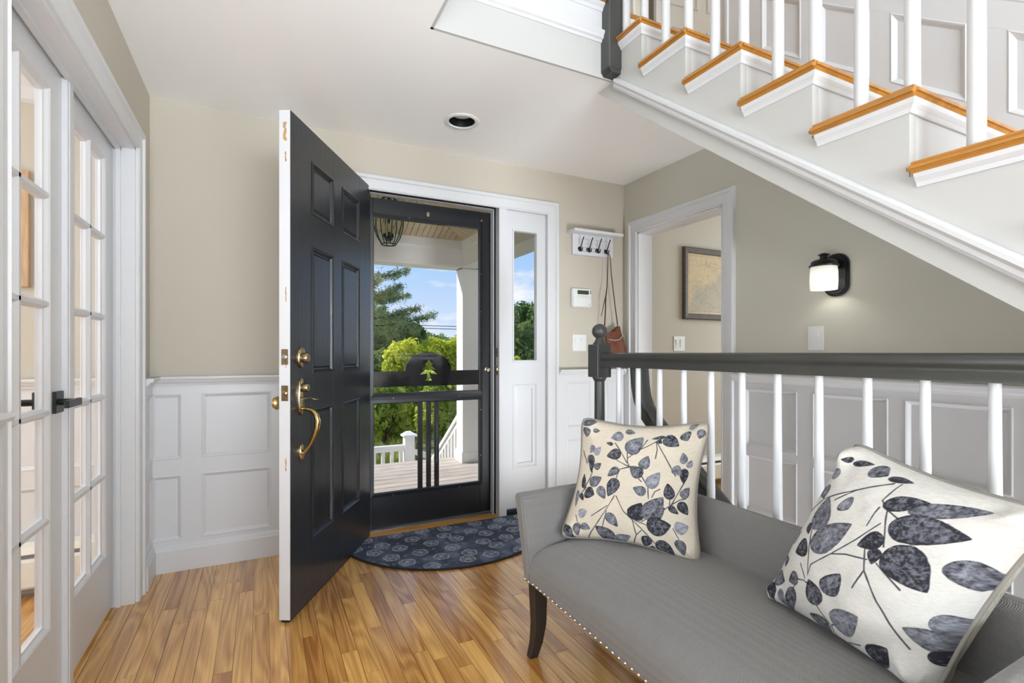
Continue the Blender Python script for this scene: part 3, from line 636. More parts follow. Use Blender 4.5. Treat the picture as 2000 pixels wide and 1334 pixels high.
# upper hall: guard balusters are out of view; raked wainscot on the right wall, casing, door
ur = struct(empty('trim_18', (XR, 1.0, 2.2)), 'white raked wainscot on the wall beside the treads')
def zr(y, o): return 2.497+sl_*(y-YN1)+o
def rq(nm, y0, y1, o0, o1, t0, t1): 
    MB().prism([(y0, zr(y0, o0)), (y1, zr(y1, o0)), (y1, zr(y1, o1)), (y0, zr(y0, o1))], 'x', XR-t1, XR-t0).build(nm, 'white_trim', ur)
rq('panel_backing', -1.2, 2.03, -.2, 1.0, 0, .004)
rq('rail', -1.2, 2.03, .80, .98, .003, .016); rq('rail', -1.2, 2.03, .375, .48, .003, .016); rq('rail', -1.2, 2.03, -.2, .075, .003, .016)
edges = [2.03, 1.82, 1.60, 1.505, 1.283, 1.20, .94, .822, .56, .45, .19, .08, -.2, -1.2]
for o0, o1 in ((.075, .375), (.48, .80)):
    for a in range(0, len(edges), 2): rq('stile', edges[a+1], edges[a], o0, o1, .003, .0155)
    for a in range(1, len(edges)-1, 2):
        y1, y0 = edges[a], edges[a+1]
        MB().sweep([(XR-.004, y0, zr(y0, o0)), (XR-.004, y0, zr(y0, o1)), (XR-.004, y1, zr(y1, o1)), (XR-.004, y1, zr(y1, o0))], (-1, 0, 0), PMOLD, True, -1).build('panel_moulding', 'white_trim', ur)
rq('cap', -1.2, 2.03, .98, 1.02, 0, .04)
casing('trim_19', 'white casing of the upper hall doorway', [(XR, 2.12, UPZ), (XR, 2.12, 4.72), (XR, 2.86, 4.72), (XR, 2.86, UPZ)], (-1, 0, 0), 1)
ud = struct(empty('door_5', (XR+TH+.03, 2.80, UPZ), R(-9)), 'pale panelled door standing open in the upper hall')
MB().box(0, .80, 0, .035, .01, 2.0).build('slab', 'white_door', ud, True)
for a, b in ((.11, .36), (.44, .69)):
    for c_, d2 in ((.22, .80), (.95, 1.50), (1.63, 1.88)):
        MB().sweep([(a, 0, c_), (a, 0, d2), (b, 0, d2), (b, 0, c_)], (0, -1, 0), [(0, 0), (0, .004), (.012, .006), (.02, .001), (.02, 0)], True, 1).build('panel_moulding', 'white_door', ud, True)
MB().lathe([(.026, 0), (.026, -.01), (.012, -.014), (.012, -.04), (.027, -.05), (.026, -.066), (.005, -.07)], (.06, 0, .98), 20, 'y').build('knob', 'matte_black', ud, True, smooth=40)

# ------------------------------------------------------------------ stairwell balustrade
XB = 1.45
bal = tag(empty('balustrade', (XB, 1.2, 0)), 'dark grey handrail on white balusters behind the upholstered bench', 'balustrade')
RZ = 1.079
HP = [(-.030, RZ-.022), (-.026, RZ-.006), (-.012, RZ), (.012, RZ), (.026, RZ-.006), (.030, RZ-.022), (.026, RZ-.030), (.021, RZ-.036), (.021, RZ-.044), (.024, RZ-.048), (.024, RZ-.066), (-.024, RZ-.066), (-.024, RZ-.048), (-.021, RZ-.044), (-.021, RZ-.036), (-.026, RZ-.030)]
MB().prism([(XB+a, b) for a, b in HP], 'y', .34, 1.945).build('handrail', 'rail_grey', bal, smooth=50)      # it dies into the underside of the flight
nbl = MB(); nbl.lathe([(.0165, 0), (.016, .3), (.014, .6), (.0115, .9), (.011, 1.0)], (0, 0, 0), 14)
_o = nbl.build('baluster', 'white_trim', smooth=40); nbme = _o.data; bpy.data.objects.remove(_o)
inv = wm(bal).inverted()
for i in range(17):
    yb_ = 1.820-i*.1305; share('baluster', nbme, bal, inv @ Vector((XB, yb_, 0)), scale=(1, 1, min(RZ-.06, zbot(yb_)-.03)))
MB().box(XB-.045, XB+.045, -1.0, 1.90, -.012, .006).build('shoe_rail', 'stair_oak', bal, bevel=.003)
NX, NY = XB, 1.965
nb = MB(); nb.box(NX-.040, NX+.040, NY-.040, NY+.040, .962, 1.118); nbo = nb.build('newel_post', 'rail_grey', bal, bevel=.003)
MB().lathe([(.034, .966), (.034, .956), (.030, .953), (.028, .945), (.024, .942), (.024, .93), (.026, .5), (.028, .33), (.033, .31), (.036, .30), (.036, .001)], (NX, NY, 0), 28).build('newel_shaft', 'rail_grey', nbo, smooth=40)
fin = [(.033, 1.117), (.032, 1.122), (.026, 1.130), (.019, 1.142), (.018, 1.150)]+[(.0365*math.cos(a), 1.181+.0365*math.sin(a)) for a in np.linspace(-1.0, 1.5, 16)]
MB().lathe(fin, (NX, NY, 0), 28).build('ball_finial', 'rail_grey', nbo, smooth=40)
struct(MB().box(1.50, 1.52, -1.0, 1.95, -.35, -.001).build('trim_20', 'white_trim'), 'white fascia at the edge of the stairwell')
# descending handrail with its gooseneck
gr = tag(empty('stair_handrail', (1.53, 1.6, .6)), 'dark grey curved handrail descending into the stairwell behind balusters', 'handrail')
gp = [(1.775, 1.06), (1.772, 1.0), (1.765, .93), (1.752, .875), (1.73, .83), (1.70, .80), (1.66, .765), (1.60, .718), (1.5, .64), (1.3, .487), (1.0, .257), (.5, -.128), (.1, -.436)]
HQ = [(-.030, -.030), (-.030, -.012), (-.022, .0), (-.022, .008), (-.031, .016), (-.028, .028), (-.012, .033), (.012, .033), (.028, .028), (.031, .016), (.022, .008), (.022, 0), (.030, -.012), (.030, -.030)]
m_ = MB(); vs = []; GP = [Vector((1.53, a, b)) for a, b in gp]
for i, p in enumerate(GP):
    t = (GP[min(i+1, len(GP)-1)]-GP[max(i-1, 0)]).normalized(); nrm_ = Vector((1, 0, 0)).cross(t)
    if nrm_.y > 0 and nrm_.z < 0: nrm_ = -nrm_
    if nrm_.y < -.0 or True:
        nrm_ = Vector((0, t.z, -t.y)); nrm_ = nrm_ if nrm_.z > 0 or (abs(nrm_.z) < .05 and nrm_.y < 0) else -nrm_
    for u, v in HQ: vs.append(p+Vector((u, 0, 0))+nrm_*v)
n = len(HQ)
m_.add(vs, [(i*n+j_, i*n+(j_+1) % n, (i+1)*n+(j_+1) % n, (i+1)*n+j_) for i in range(len(GP)-1) for j_ in range(n)]+[tuple(range(n)), tuple(range((len(GP)-1)*n, len(GP)*n))])
m_.build('rail', 'rail_grey', gr, smooth=60)
br_ = MB(); br_.tube([(XB+.02, 1.775, 1.045), (1.53, 1.775, 1.045)], .02, 10); br_.build('rail_bracket', 'rail_grey', gr)
# lower flight
lower = tag(empty('lower_staircase', (1.95, 1.0, -1.5)), 'oak stairs descending into the stairwell behind the balustrade', 'staircase')
for i in range(8):
    z = -.19*(i+1); y = 1.93-.25*i
    MB().box(1.525, XR-.006, y-.26, y+.015, z-.03, z).build('tread', 'stair_oak', lower, bevel=.008, seg=2)
    MB().box(1.525, XR-.006, y, y+.015, z-.001, z+.16).build('riser', 'white_trim', lower)
MB().box(1.40, 1.52, -3, 1.95, -2.7, -.31).build('wall_stairwell', 'white_trim'); struct(bpy.data.objects['wall_stairwell'], 'white inner wall of the stairwell')
MB().box(1.52, XR, -3, YE, -2.75, -2.65).build('floor_lower', 'oak_floor'); struct(bpy.data.objects['floor_lower'], 'oak floor at the foot of the stairwell')
MB().box(1.52, XR, 1.955, 1.975, -2.7, -.02).build('wall_landing', 'white_trim'); struct(bpy.data.objects['wall_landing'], 'white riser wall under the landing')

# ------------------------------------------------------------------ things on the walls
def switch(label, loc, rz, gang, n=1):
    o = tag(empty('light_switch', loc, rz), label, 'switch')
    w_ = gang/2
    MB().box(-w_, w_, 0, .006, -.059, .059).build('plate', 'plastic_white', o, True, bevel=.002)
    for i in range(n):
        c = (i-(n-1)/2)*.046
        MB().box(c-.0175, c+.0175, .004, .007, -.034, .034).build('rocker_frame', 'plastic_white', o, True)
        MB().add([(c-.0155, .005, -.032), (c+.0155, .005, -.032), (c-.0155, .005, .032), (c+.0155, .005, .032), (c-.0155, .0075, -.032), (c+.0155, .0075, -.032), (c-.0155, .0125, .032), (c+.0155, .0125, .032)], [(0, 2, 3, 1), (4, 5, 7, 6), (0, 1, 5, 4), (2, 6, 7, 3), (0, 4, 6, 2), (1, 3, 7, 5)]).build('rocker', 'plastic_white', o, True)
        for z in (-.048, .048): MB().lathe([(.003, .005), (.0025, .0068)], (c, 0, z), 8, 'y').build('screw', 'plastic_white', o, True)
    return o
switch('white double light switch below the alarm keypad', (2.021, YE, 1.149), math.pi, .118, 2)
switch('white double light switch under the framed map in the hall', (2.973, YE, 1.15), math.pi, .118, 2)
switch('white single dimmer switch below the black wall lamp', (XR, 1.531, 1.149), math.pi/2, .078, 1)

kp = tag(empty('alarm_keypad', (2.03, YE, 1.465), math.pi), 'white alarm keypad with a green display beside the sidelight', 'keypad')
MB().box(-.082, .082, 0, .026, -.064, .066).build('body', 'plastic_white', kp, True, bevel=.006, seg=3)
MB().box(-.076, .076, .022, .030, -.060, .004).build('flap', 'plastic_white', kp, True, bevel=.003)
MB().box(-.055, .040, .024, .0275, .026, .054).build('display', 'lcd', kp, True)
for i in range(4): MB().lathe([(.004, .024), (.003, .0285)], (.032-i*.022, 0, .014), 8, 'y').build('button', 'steel', kp, True)
for z in (.05, .036): MB().box(-.074, -.066, .024, .0285, z-.004, z+.004).build('indicator', 'matte_black', kp, True)
MB().box(-.062, -.056, .029, .0315, -.05, -.043).build('flap_catch', 'steel', kp, True)

rk = tag(empty('coat_rack', (2.126, YE, 1.77), math.pi), 'white wooden hook shelf with four black hooks', 'coat rack')
hw = .175
MB().box(-hw, hw, 0, .016, .0, .145).build('back_board', 'white_door', rk, True)
for a, b, c_, d2 in ((-hw, -hw+.05, 0, .145), (hw-.05, hw, 0, .145), (-hw+.05, hw-.05, 0, .028), (-hw+.05, hw-.05, .115, .145)): MB().box(a, b, .014, .026, c_, d2).build('frame_board', 'white_door', rk, True, bevel=.001)
for z in (.036, .062, .088): MB().box(-hw+.05, hw-.05, .015, .020, z-.004, z+.020).build('slat', 'white_door', rk, True)
MB().box(-hw-.035, hw+.035, -.0, .105, .145, .165).build('shelf', 'white_door', rk, True, bevel=.003)
HX = [.117, .041, -.035, -.112]
for x in HX:
    hk = MB().lathe([(.011, .018), (.017, .021), (.017, .026), (.010, .030)], (x, 0, .040), 16, 'y').build('hook', 'black_metal', rk, True)
    MB().tube([(x, .024, .042), (x, .040, .050), (x, .050, .07), (x, .062, .095), (x, .078, .118)], [.0045, .0045, .004, .0038, .004], 8).build('hook_arm', 'black_metal', hk, True, smooth=50)
    MB().tube([(x, .024, .036), (x, .042, .022), (x, .056, .024), (x, .060, .040), (x, .059, .046)], .004, 8).build('hook_lip', 'black_metal', hk, True, smooth=50)

bag = tag(empty('handbag', (2.30, YE-.07, 1.03)), 'brown leather handbag hanging by its strap from the last hook', 'handbag')
hx, hy, hz = 2.126-HX[3]*1, YE-.052, 1.796
bg_ = MB(); 
secs = [(1.268, 2.300, 2.330, .010), (1.22, 2.245, 2.335, .030), (1.17, 2.215, 2.352, .040), (1.10, 2.205, 2.372, .048), (1.03, 2.200, 2.392, .05), (1.0, 2.205, 2.39, .045)]
vs = []; n = 20
for z, a, b, t in secs:
    for i in range(n):
        an = 2*math.pi*i/n; vs.append(((a+b)/2+(b-a)/2*math.copysign(abs(math.cos(an))**.6, math.cos(an)), YE-.065+t*math.copysign(abs(math.sin(an))**.7, math.sin(an)), z))
bg_.add(vs, [(i*n+j_, i*n+(j_+1) % n, (i+1)*n+(j_+1) % n, (i+1)*n+j_) for i in range(len(secs)-1) for j_ in range(n)]+[tuple(range(n)), tuple(range((len(secs)-1)*n, len(secs)*n))])
bg_.build('body', 'leather', bag, smooth=50)
fp = MB(); fp.add([(2.188, YE-.10, 1.222), (2.262, YE-.105, 1.228), (2.275, YE-.112, 1.15), (2.185, YE-.112, 1.145), (2.188, YE-.09, 1.222), (2.262, YE-.095, 1.228), (2.275, YE-.10, 1.15), (2.185, YE-.10, 1.145)], [(0, 1, 2, 3), (7, 6, 5, 4), (0, 4, 5, 1), (1, 5, 6, 2), (2, 6, 7, 3), (3, 7, 4, 0)]); fp.build('pocket', 'leather', bag)
MB().tube([(2.20, YE-.108, 1.172), (2.25, YE-.115, 1.166), (2.29, YE-.117, 1.174), (2.325, YE-.112, 1.205), (2.345, YE-.095, 1.18)], .0035, 6).build('edge_trim', 'pillow_back', bag)
MB().tube([(hx, hy, hz), (hx+.012, hy-.004, hz-.02), (2.262, YE-.06, 1.62), (2.29, YE-.063, 1.42), (2.312, YE-.065, 1.275)], [.0045, .005, .006, .007, .008], 6, flat=.45).build('strap', 'leather_dark', bag)
MB().tube([(hx, hy, hz), (hx-.006, hy-.006, hz-.02), (2.213, YE-.07, 1.55), (2.198, YE-.075, 1.47), (2.190, YE-.08, 1.36), (2.178, YE-.085, 1.23), (2.20, YE-.09, 1.15)], [.0045, .005, .006, .008, .007, .008, .008], 6, flat=.45).build('strap', 'leather_dark', bag)
MB().tube([(2.203, YE-.078, 1.505), (2.180, YE-.082, 1.44), (2.150, YE-.086, 1.335)], [.007, .005, .003], 6, flat=.5).build('strap_end', 'leather_dark', bag)
MB().lathe([(.008, -.006), (.010, 0), (.008, .006)], (2.315, YE-.066, 1.270), 10).build('ring', 'nickel', bag)

# sconce on the right wall (local x along +Y, y out of the wall)
sco = tag(empty('wall_sconce', (XR, 1.43, 1.43), math.pi/2), 'black wall lamp with frosted glass shade, lit, under the stairs', 'wall lamp')
def stadium(hw_, h2, r, n=10):
    p = []
    for cx_, cz_, a0 in ((hw_-r, h2-r, 0), (-hw_+r, h2-r, 90), (-hw_+r, -h2+r, 180), (hw_-r, -h2+r, 270)):
        for i in range(n+1): a = R(a0+90*i/n); p.append((cx_+r*math.cos(a), cz_+r*math.sin(a)))
    return p
bp = MB(); bp.prism([(a, b+.014) for a, b in stadium(.058, .100, .052)], 'y', 0, .016); bpo = bp.build('back_plate', 'black_metal', sco, True, bevel=.004, seg=2, smooth=40)
MB().prism([(a, b+.014) for a, b in stadium(.049, .091, .045)], 'y', .014, .022).build('plate_ridge', 'black_metal', bpo, True, bevel=.002)
MB().tube([(0, .015, .055), (0, .05, .072), (0, .085, .078), (0, .11, .070)], [.013, .012, .012, .012], 12).build('arm', 'black_metal', sco, True, smooth=50)
SCX, SCY = 0.004, .098
MB().lathe([(.060, .046), (.062, .052), (.055, .058), (.052, .070), (.042, .077), (.018, .080), (.016, .098), (.026, .100), (.020, .106), (.006, .111), (.001, .111)], (SCX, SCY, 0), 28).build('cap', 'black_metal', sco, True, smooth=40)
shd = MB(); n = 36; vs = [(SCX+r_*math.cos(2*math.pi*i/n), SCY+r_*math.sin(2*math.pi*i/n), z) for r_, z in ((.054, .048), (.0565, .02), (.057, -.02), (.055, -.060), (.051, -.060), (.053, -.02), (.0525, .02), (.050, .048)) for i in range(n)]
shd.add(vs, [(i*n+j_, i*n+(j_+1) % n, (i+1)*n+(j_+1) % n, (i+1)*n+j_) for i in range(7) for j_ in range(n)]); shd.build('shade', 'opal_glass', sco, True, smooth=50)
MB().lathe([(.012, .045), (.012, .02), (.010, .015)], (SCX, SCY, 0), 12).build('bulb_socket', 'black_metal', sco, True)
bpos = wm(sco) @ Vector((SCX, SCY, -.022))
light('sconce_bulb_light', 'POINT', bpos, (0, 0, 0), .6, color=(1, .97, .9), shadow_soft_size=.018)

# ------------------------------------------------------------------ printed surfaces painted into vertex colours
def srgb_arr(c): c = np.asarray(c, float)/255; return np.where(c <= .04045, c/12.92, ((c+.055)/1.055)**2.4)
def vnoise(u, v, f, seed):
    g = np.random.default_rng(seed).random((128, 128)); a, b = u*f, v*f; i, j_ = np.floor(a).astype(int), np.floor(b).astype(int); x, y = a-i, b-j_
    x, y = x*x*(3-2*x), y*y*(3-2*y); q = lambda p, r: g[p % 128, r % 128]
    return (q(i, j_)*(1-x)+q(i+1, j_)*x)*(1-y)+(q(i, j_+1)*(1-x)+q(i+1, j_+1)*x)*y
def seg_dist(u, v, a, b):
    ax, ay = a; dx, dy = b[0]-ax, b[1]-ay; L2 = dx*dx+dy*dy+1e-12; t = np.clip(((u-ax)*dx+(v-ay)*dy)/L2, 0, 1); return np.hypot(u-ax-t*dx, v-ay-t*dy)
def inv_bilin(p, BL, BR, TL, TR):
    u = v = .5; P = np.array(p, float); BL, BR, TL, TR = map(lambda q: np.array(q, float), (BL, BR, TL, TR))
    for _ in range(30):
        f = BL*(1-u)*(1-v)+BR*u*(1-v)+TL*(1-u)*v+TR*u*v-P; du = (BR-BL)*(1-v)+(TR-TL)*v; dv = (TL-BL)*(1-u)+(TR-BR)*u
        d = np.linalg.solve(np.array([du, dv]).T, f); u -= d[0]; v -= d[1]
    return u, v
def paint_leaves(U, V, leaves, stems, base, unit):
    n1 = vnoise(U, V, 9, 3); n2 = vnoise(U, V, 60, 5); n3 = vnoise(U, V, 127, 8)
    c = srgb_arr(base)[None, :]*(1+.06*(n1-.5))[:, None]*np.ones((len(U), 1))
    dark = srgb_arr((62, 62, 70))
    for path in stems:
        for a, b in zip(path[:-1], path[1:]):
            d = seg_dist(U, V, a, b); w_ = (.0030+.0022*vnoise(U, V, 25, 4)); k = np.clip((w_-d)/.002+.5, 0, 1)[:, None]; c = c*(1-k)+dark*k
    for idx, (b, t, wd, tone) in enumerate(leaves):
        bx, by = b; dx, dy = t[0]-bx, t[1]-by; Ln = math.hypot(dx, dy); dx, dy = dx/Ln, dy/Ln
        s_ = ((U-bx)*dx+(V-by)*dy)/Ln; q = (-(U-bx)*dy+(V-by)*dx)
        ss = np.clip(s_, 0, 1)
        prof = wd*.5*1.02*np.power(np.sin(math.pi*np.power(ss, .66)), .78)*(1+.06*(n2-.5))
        prof = np.where((s_ < 0) | (s_ > 1), -1, prof)
        ins = np.clip((prof-np.abs(q))/.003+.5, 0, 1)*(prof > 0)
        if ins.max() <= 0: continue
        rim = np.clip(1-(prof-np.abs(q))/(wd*.16+1e-6), 0, 1)
        hole = np.clip(1-np.hypot((s_-.45)*Ln, q)/(wd*.36), 0, 1)
        tt = tone*.9+.34*(n2-.5)+.40*(n3-.5)-.20*rim+.30*hole*(n1 > .40)*min(1, tone*2.2)
        tt = np.clip(tt, 0, 1)[:, None]
        lc = srgb_arr((30, 29, 37))*(1-tt)+srgb_arr((160, 161, 171))*tt
        vein = np.clip((.0014-np.abs(q))/.0012+.5, 0, 1)*.35
        lc = lc*(1-vein[:, None]*ins[:, None])
        c = c*(1-ins[:, None])+lc*ins[:, None]
    return c
def setcol(me, c):
    a = me.color_attributes.new('print', 'FLOAT_COLOR', 'POINT'); a.data.foreach_set('color', np.concatenate([c, np.ones((len(c), 1))], 1).astype(np.float32).ravel())

def pillow(name, label, BL, BR, TL, TR, thick_f, thick_b, leaves, stems, base, pinch=.07, bend=None, seed=1):
    BL, BR, TL, TR = (np.array(q, float) for q in (BL, BR, TL, TR)); cen = (BL+BR+TL+TR)/4
    root = tag(empty(name, ((BL+BR)/2).tolist()), label, 'pillow', 'leaf print pillows on the bench')
    nrm = np.cross(BR-BL, TL-BL); nrm /= np.linalg.norm(nrm)
    def surf(U, V, h):
        a, b = 2*U-1, 2*V-1
        pu = .5+.5*a*(1-pinch*(1-b*b)**1.2-.035*np.abs(b)**14); pv = .5+.5*b*(1-pinch*(1-a*a)**1.2-.035*np.abs(a)**14)
        P = BL*((1-pu)*(1-pv))[:, None]+BR*(pu*(1-pv))[:, None]+TL*((1-pu)*pv)[:, None]+TR*(pu*pv)[:, None]
        e = (np.clip(1-a*a, 0, 1)**.42)*(np.clip(1-b*b, 0, 1)**.42)
        wr = .006*(vnoise(U+.1, V, 5, seed)-.5)+.004*(vnoise(U, V, 13, seed+1)-.5)
        # corner tucks: shallow folds fanning from each corner
        fold = np.zeros_like(U)
        for cx_, cy_ in ((0, 0), (1, 0), (0, 1), (1, 1)):
            du, dv = U-cx_, V-cy_; r_ = np.hypot(du, dv); an = np.arctan2(np.abs(dv), np.abs(du)); fold += .010*np.exp(-(r_/.22)**2)*np.sin(an*7+cx_*2+cy_)*np.clip(r_/.08, 0, 1)
        ear = sum(.022*np.exp(-(((U-cx_)/.07)**2+((V-cy_)/.07)**2))*np.clip(np.minimum(np.minimum(U, 1-U), np.minimum(V, 1-V))/.02, 0, 1) for cx_, cy_ in ((.05, .05), (.95, .05), (.05, .95), (.95, .95)))
        return P+nrm*((h*e+np.sign(h)*ear+(wr+fold)*np.clip(e*1.3, 0, 1)))[:, None]
    for side, h, n_, mt in (('front_cover', thick_f, 380, 'print_cloth'), ('back_cover', -thick_b, 60, 'pillow_back')):
        s1 = .5-.5*np.cos(np.linspace(0, math.pi, n_)) if n_ < 100 else np.linspace(0, 1, n_)
        # denser rows near the seam where the cloth turns
        if n_ >= 100: s1 = np.where(s1 < .5, .5*(2*s1)**1.15, 1-.5*(2-2*s1)**1.15)
        U, V = (q.ravel() for q in np.meshgrid(s1, s1)); P = surf(U, V, h)
        me = bpy.data.meshes.new(side); idx = np.arange(n_*n_).reshape(n_, n_)
        F = np.stack([idx[:-1, :-1], idx[:-1, 1:], idx[1:, 1:], idx[1:, :-1]], -1).reshape(-1, 4)
        if h < 0: F = F[:, ::-1]
        me.vertices.add(len(P)); me.vertices.foreach_set('co', (P-np.array(root.location)).astype(np.float32).ravel())
        me.loops.add(F.size); me.loops.foreach_set('vertex_index', F.ravel().astype(np.int32)); me.polygons.add(len(F)); me.polygons.foreach_set('loop_start', np.arange(0, F.size, 4, dtype=np.int32))
        me.update(calc_edges=True); me.validate(); me.polygons.foreach_set('use_smooth', [True]*len(F)); me.materials.append(M[mt])
        if h > 0: setcol(me, paint_leaves(U, V, leaves, stems, base, 1))
        o = bpy.data.objects.new(side, me); COL.objects.link(o); o.parent = root
    t = np.linspace(0, 1, 40)[:-1]; z0, o1 = np.zeros_like(t), np.ones_like(t)
    U = np.concatenate([t, o1, 1-t, z0]); V = np.concatenate([z0, t, o1, 1-t]); P = surf(U, V, 1e-6); P = [tuple(q) for q in P]; P.append(P[0])
    MB().tube(P, .0055, 8, cap=False).build('piping', 'piping', root, smooth=60)
    return root
def to_uv(q, C): return inv_bilin(q, *C)
def leaves_uv(Ls, C, scale):
    out = []
    for (b, t, wd, tone) in Ls:
        ub, ut = to_uv(b, C), to_uv(t, C); lp = math.hypot(t[0]-b[0], t[1]-b[1]); lu = math.hypot(ut[0]-ub[0], ut[1]-ub[1])
        out.append((ub, ut, wd*scale, tone))
    return out
C1 = ((60, 1020), (1230, 1250), (235, 72), (1285, 100))
L1 = [((255,115),(375,90),70,.3),((290,145),(275,225),80,.35),((345,165),(410,158),42,.4),((625,175),(515,210),95,.55),((665,332),(795,190),150,.42),((640,135),(725,150),52,.45),((535,265),(470,255),36,.12),((608,335),(475,370),105,.15),((350,290),(305,350),65,.6),((355,365),(415,295),62,.75),((320,370),(272,430),60,.45),((320,365),(315,512),66,.08),((350,478),(417,433),64,.28),((238,637),(237,518),50,.12),((305,605),(425,552),100,.32),((587,470),(483,540),76,.3),((572,562),(490,716),118,.16),((262,660),(358,697),112,.08),((212,678),(250,737),46,.08),((398,628),(464,737),84,.42),((215,852),(298,828),92,.8),((208,918),(228,1032),66,.3),((250,940),(338,992),64,.36),((488,862),(588,988),86,.38),((548,1108),(388,968),116,.25),((545,1116),(696,1073),92,.5),((800,478),(850,360),100,.38),((803,545),(694,453),108,.25),((858,642),(958,512),118,.62),((842,692),(726,643),90,.32),((718,922),(803,778),150,.05),((826,915),(994,727),165,.34),((890,932),(1002,812),80,.25),((1052,747),(1028,608),94,.1),((842,992),(1047,958),160,.12),((910,1108),(1062,1248),120,.12),((842,1068),(803,1167),86,.06),((858,1158),(902,1207),38,.05),((1092,1072),(1127,1197),92,.3),((1075,990),(1188,963),100,.75),((1125,768),(1192,872),86,.06),((1036,803),(1117,866),58,.06),((1147,732),(1208,648),74,.38),((1157,488),(1160,617),74,.06),((1068,468),(1132,543),80,.42),((1152,447),(1128,348),64,.45),((1185,482),(1207,418),52,.55),((1115,168),(1150,247),92,.32),((1247,153),(1238,237),68,.42),((1148,140),(1222,103),46,.6),((962,198),(1090,287),104,.2),((967,188),(862,206),32,.08),((913,218),(952,252),38,.08),((112,928),(187,1062),74,.15),((180,648),(170,782),42,.5),((108,925),(58,972),34,.1)]
S1 = [[(665,330),(672,420),(690,460),(660,465),(600,480),(575,540),(570,565)],[(672,380),(780,300),(860,260),(905,230),(965,195)],[(780,300),(830,215)],[(905,230),(1010,410),(1090,550)],[(905,240),(920,310),(912,385)],[(690,460),(570,400)],[(665,420),(610,330),(555,250)],[(800,540),(860,640),(865,740)],[(800,590),(775,565)],[(895,730),(920,680),(965,658)],[(555,710),(480,830),(390,960),(305,1075)],[(490,795),(345,875)],[(485,840),(450,985)],[(570,715),(640,850),(720,930),(790,1000),(905,1140)],[(745,935),(840,970)],[(720,935),(745,1060),(710,1150)],[(745,1060),(790,1020)],[(800,940),(900,885),(1000,830),(1060,790),(1130,750),(1180,740)],[(1050,745),(1045,790)],[(1060,790),(1120,690),(1160,615)],[(245,650),(300,560),(330,500)],[(205,690),(270,630)],[(225,335),(265,435)],[(190,850),(215,910)],[(1060,985),(1100,1070)]]
lv1 = leaves_uv(L1, C1, 1/1120); sv1 = [[to_uv(q, C1) for q in p] for p in S1]
pillow('throw_pillow', 'leaf print pillow in the far corner of the bench beside the doormat', (.962, 1.535, .418), (1.252, 1.165, .405), (1.066, 1.548, .838), (1.342, 1.206, .846), .075, .06, lv1, sv1, (198, 187, 169), pinch=.12, seed=11)
C2 = ((180, 881), (1027, 1412), (622, 65), (1699, 445))
L2 = [((645,150),(515,118),75,.35),((565,188),(478,252),76,.3),((692,235),(583,225),62,.55),((737,165),(668,160),34,.08),((742,180),(875,190),36,.12),((878,212),(992,252),72,.32),((1002,262),(1137,291),34,.08),((558,273),(499,364),76,.32),((600,288),(632,362),88,.4),((472,278),(434,402),42,.18),((638,537),(690,360),150,.4),((800,385),(855,437),98,.45),((1046,410),(1272,410),88,.1),((1178,445),(1520,455),86,.35),((1106,528),(1442,597),160,.15),((642,642),(897,520),165,.4),((558,488),(592,557),50,.06),((612,620),(503,652),118,.06),((442,478),(398,532),64,.6),((418,582),(489,523),64,.75),((392,553),(343,622),58,.45),((387,598),(338,702),54,.06),((383,692),(439,683),72,.2),((253,782),(287,658),42,.12),((312,768),(407,817),108,.32),((542,803),(453,822),92,.32),((290,803),(285,927),66,.06),((235,813),(240,892),28,.12),((350,858),(376,997),60,.5),((492,868),(388,1002),102,.26),((667,982),(633,826),118,.2),((733,912),(847,801),128,.32),((1128,648),(1247,887),180,.15),((1088,600),(943,640),102,.08),((1052,658),(1024,747),68,.05),((1400,708),(1400,862),132,.32),((657,1132),(563,1028),108,.32),((718,1098),(908,1038),150,.55),((478,1103),(547,1317),108,.06),((578,1250),(812,1280),150,.26),((848,1270),(985,1190),116,.08),((1238,1175),(1096,1073),108,.38),((1228,1008),(1302,1112),106,.45),((1122,1250),(1232,1190),86,.05)]
S2 = [[(510,415),(640,365),(800,340),(1050,295)],[(740,380),(860,330)],[(1090,300),(1035,390),(1080,440),(1090,600),(1090,650)],[(1075,440),(1140,490)],[(1035,430),(985,530)],[(625,800),(650,740),(790,685),(930,610),(1060,520)],[(790,685),(880,690),(1000,720)],[(565,725),(600,820)],[(625,800),(628,600),(600,480)],[(655,980),(680,1070),(690,1100),(650,1190)],[(690,1100),(720,1090)],[(740,1190),(830,1195)],[(990,660),(985,780),(1020,950),(1080,1180)],[(985,780),(910,880)],[(1050,740),(1140,880)],[(185,845),(250,800),(310,760),(340,710)],[(490,870),(545,820),(590,830),(620,850)],[(430,1010),(430,1130),(455,1195)],[(430,1020),(350,1090),(380,1150)]]
lv2 = leaves_uv(L2, C2, 1/1010); sv2 = [[to_uv(q, C2) for q in p] for p in S2]
pillow('throw_pillow', 'large leaf print pillow leaning at the near end of the bench', (1.24, .905, .415), (1.16, .505, .412), (1.285, .715, .862), (1.30, .372, .785), .125, .13, lv2, sv2, (203, 199, 192), pinch=.07, seed=23)

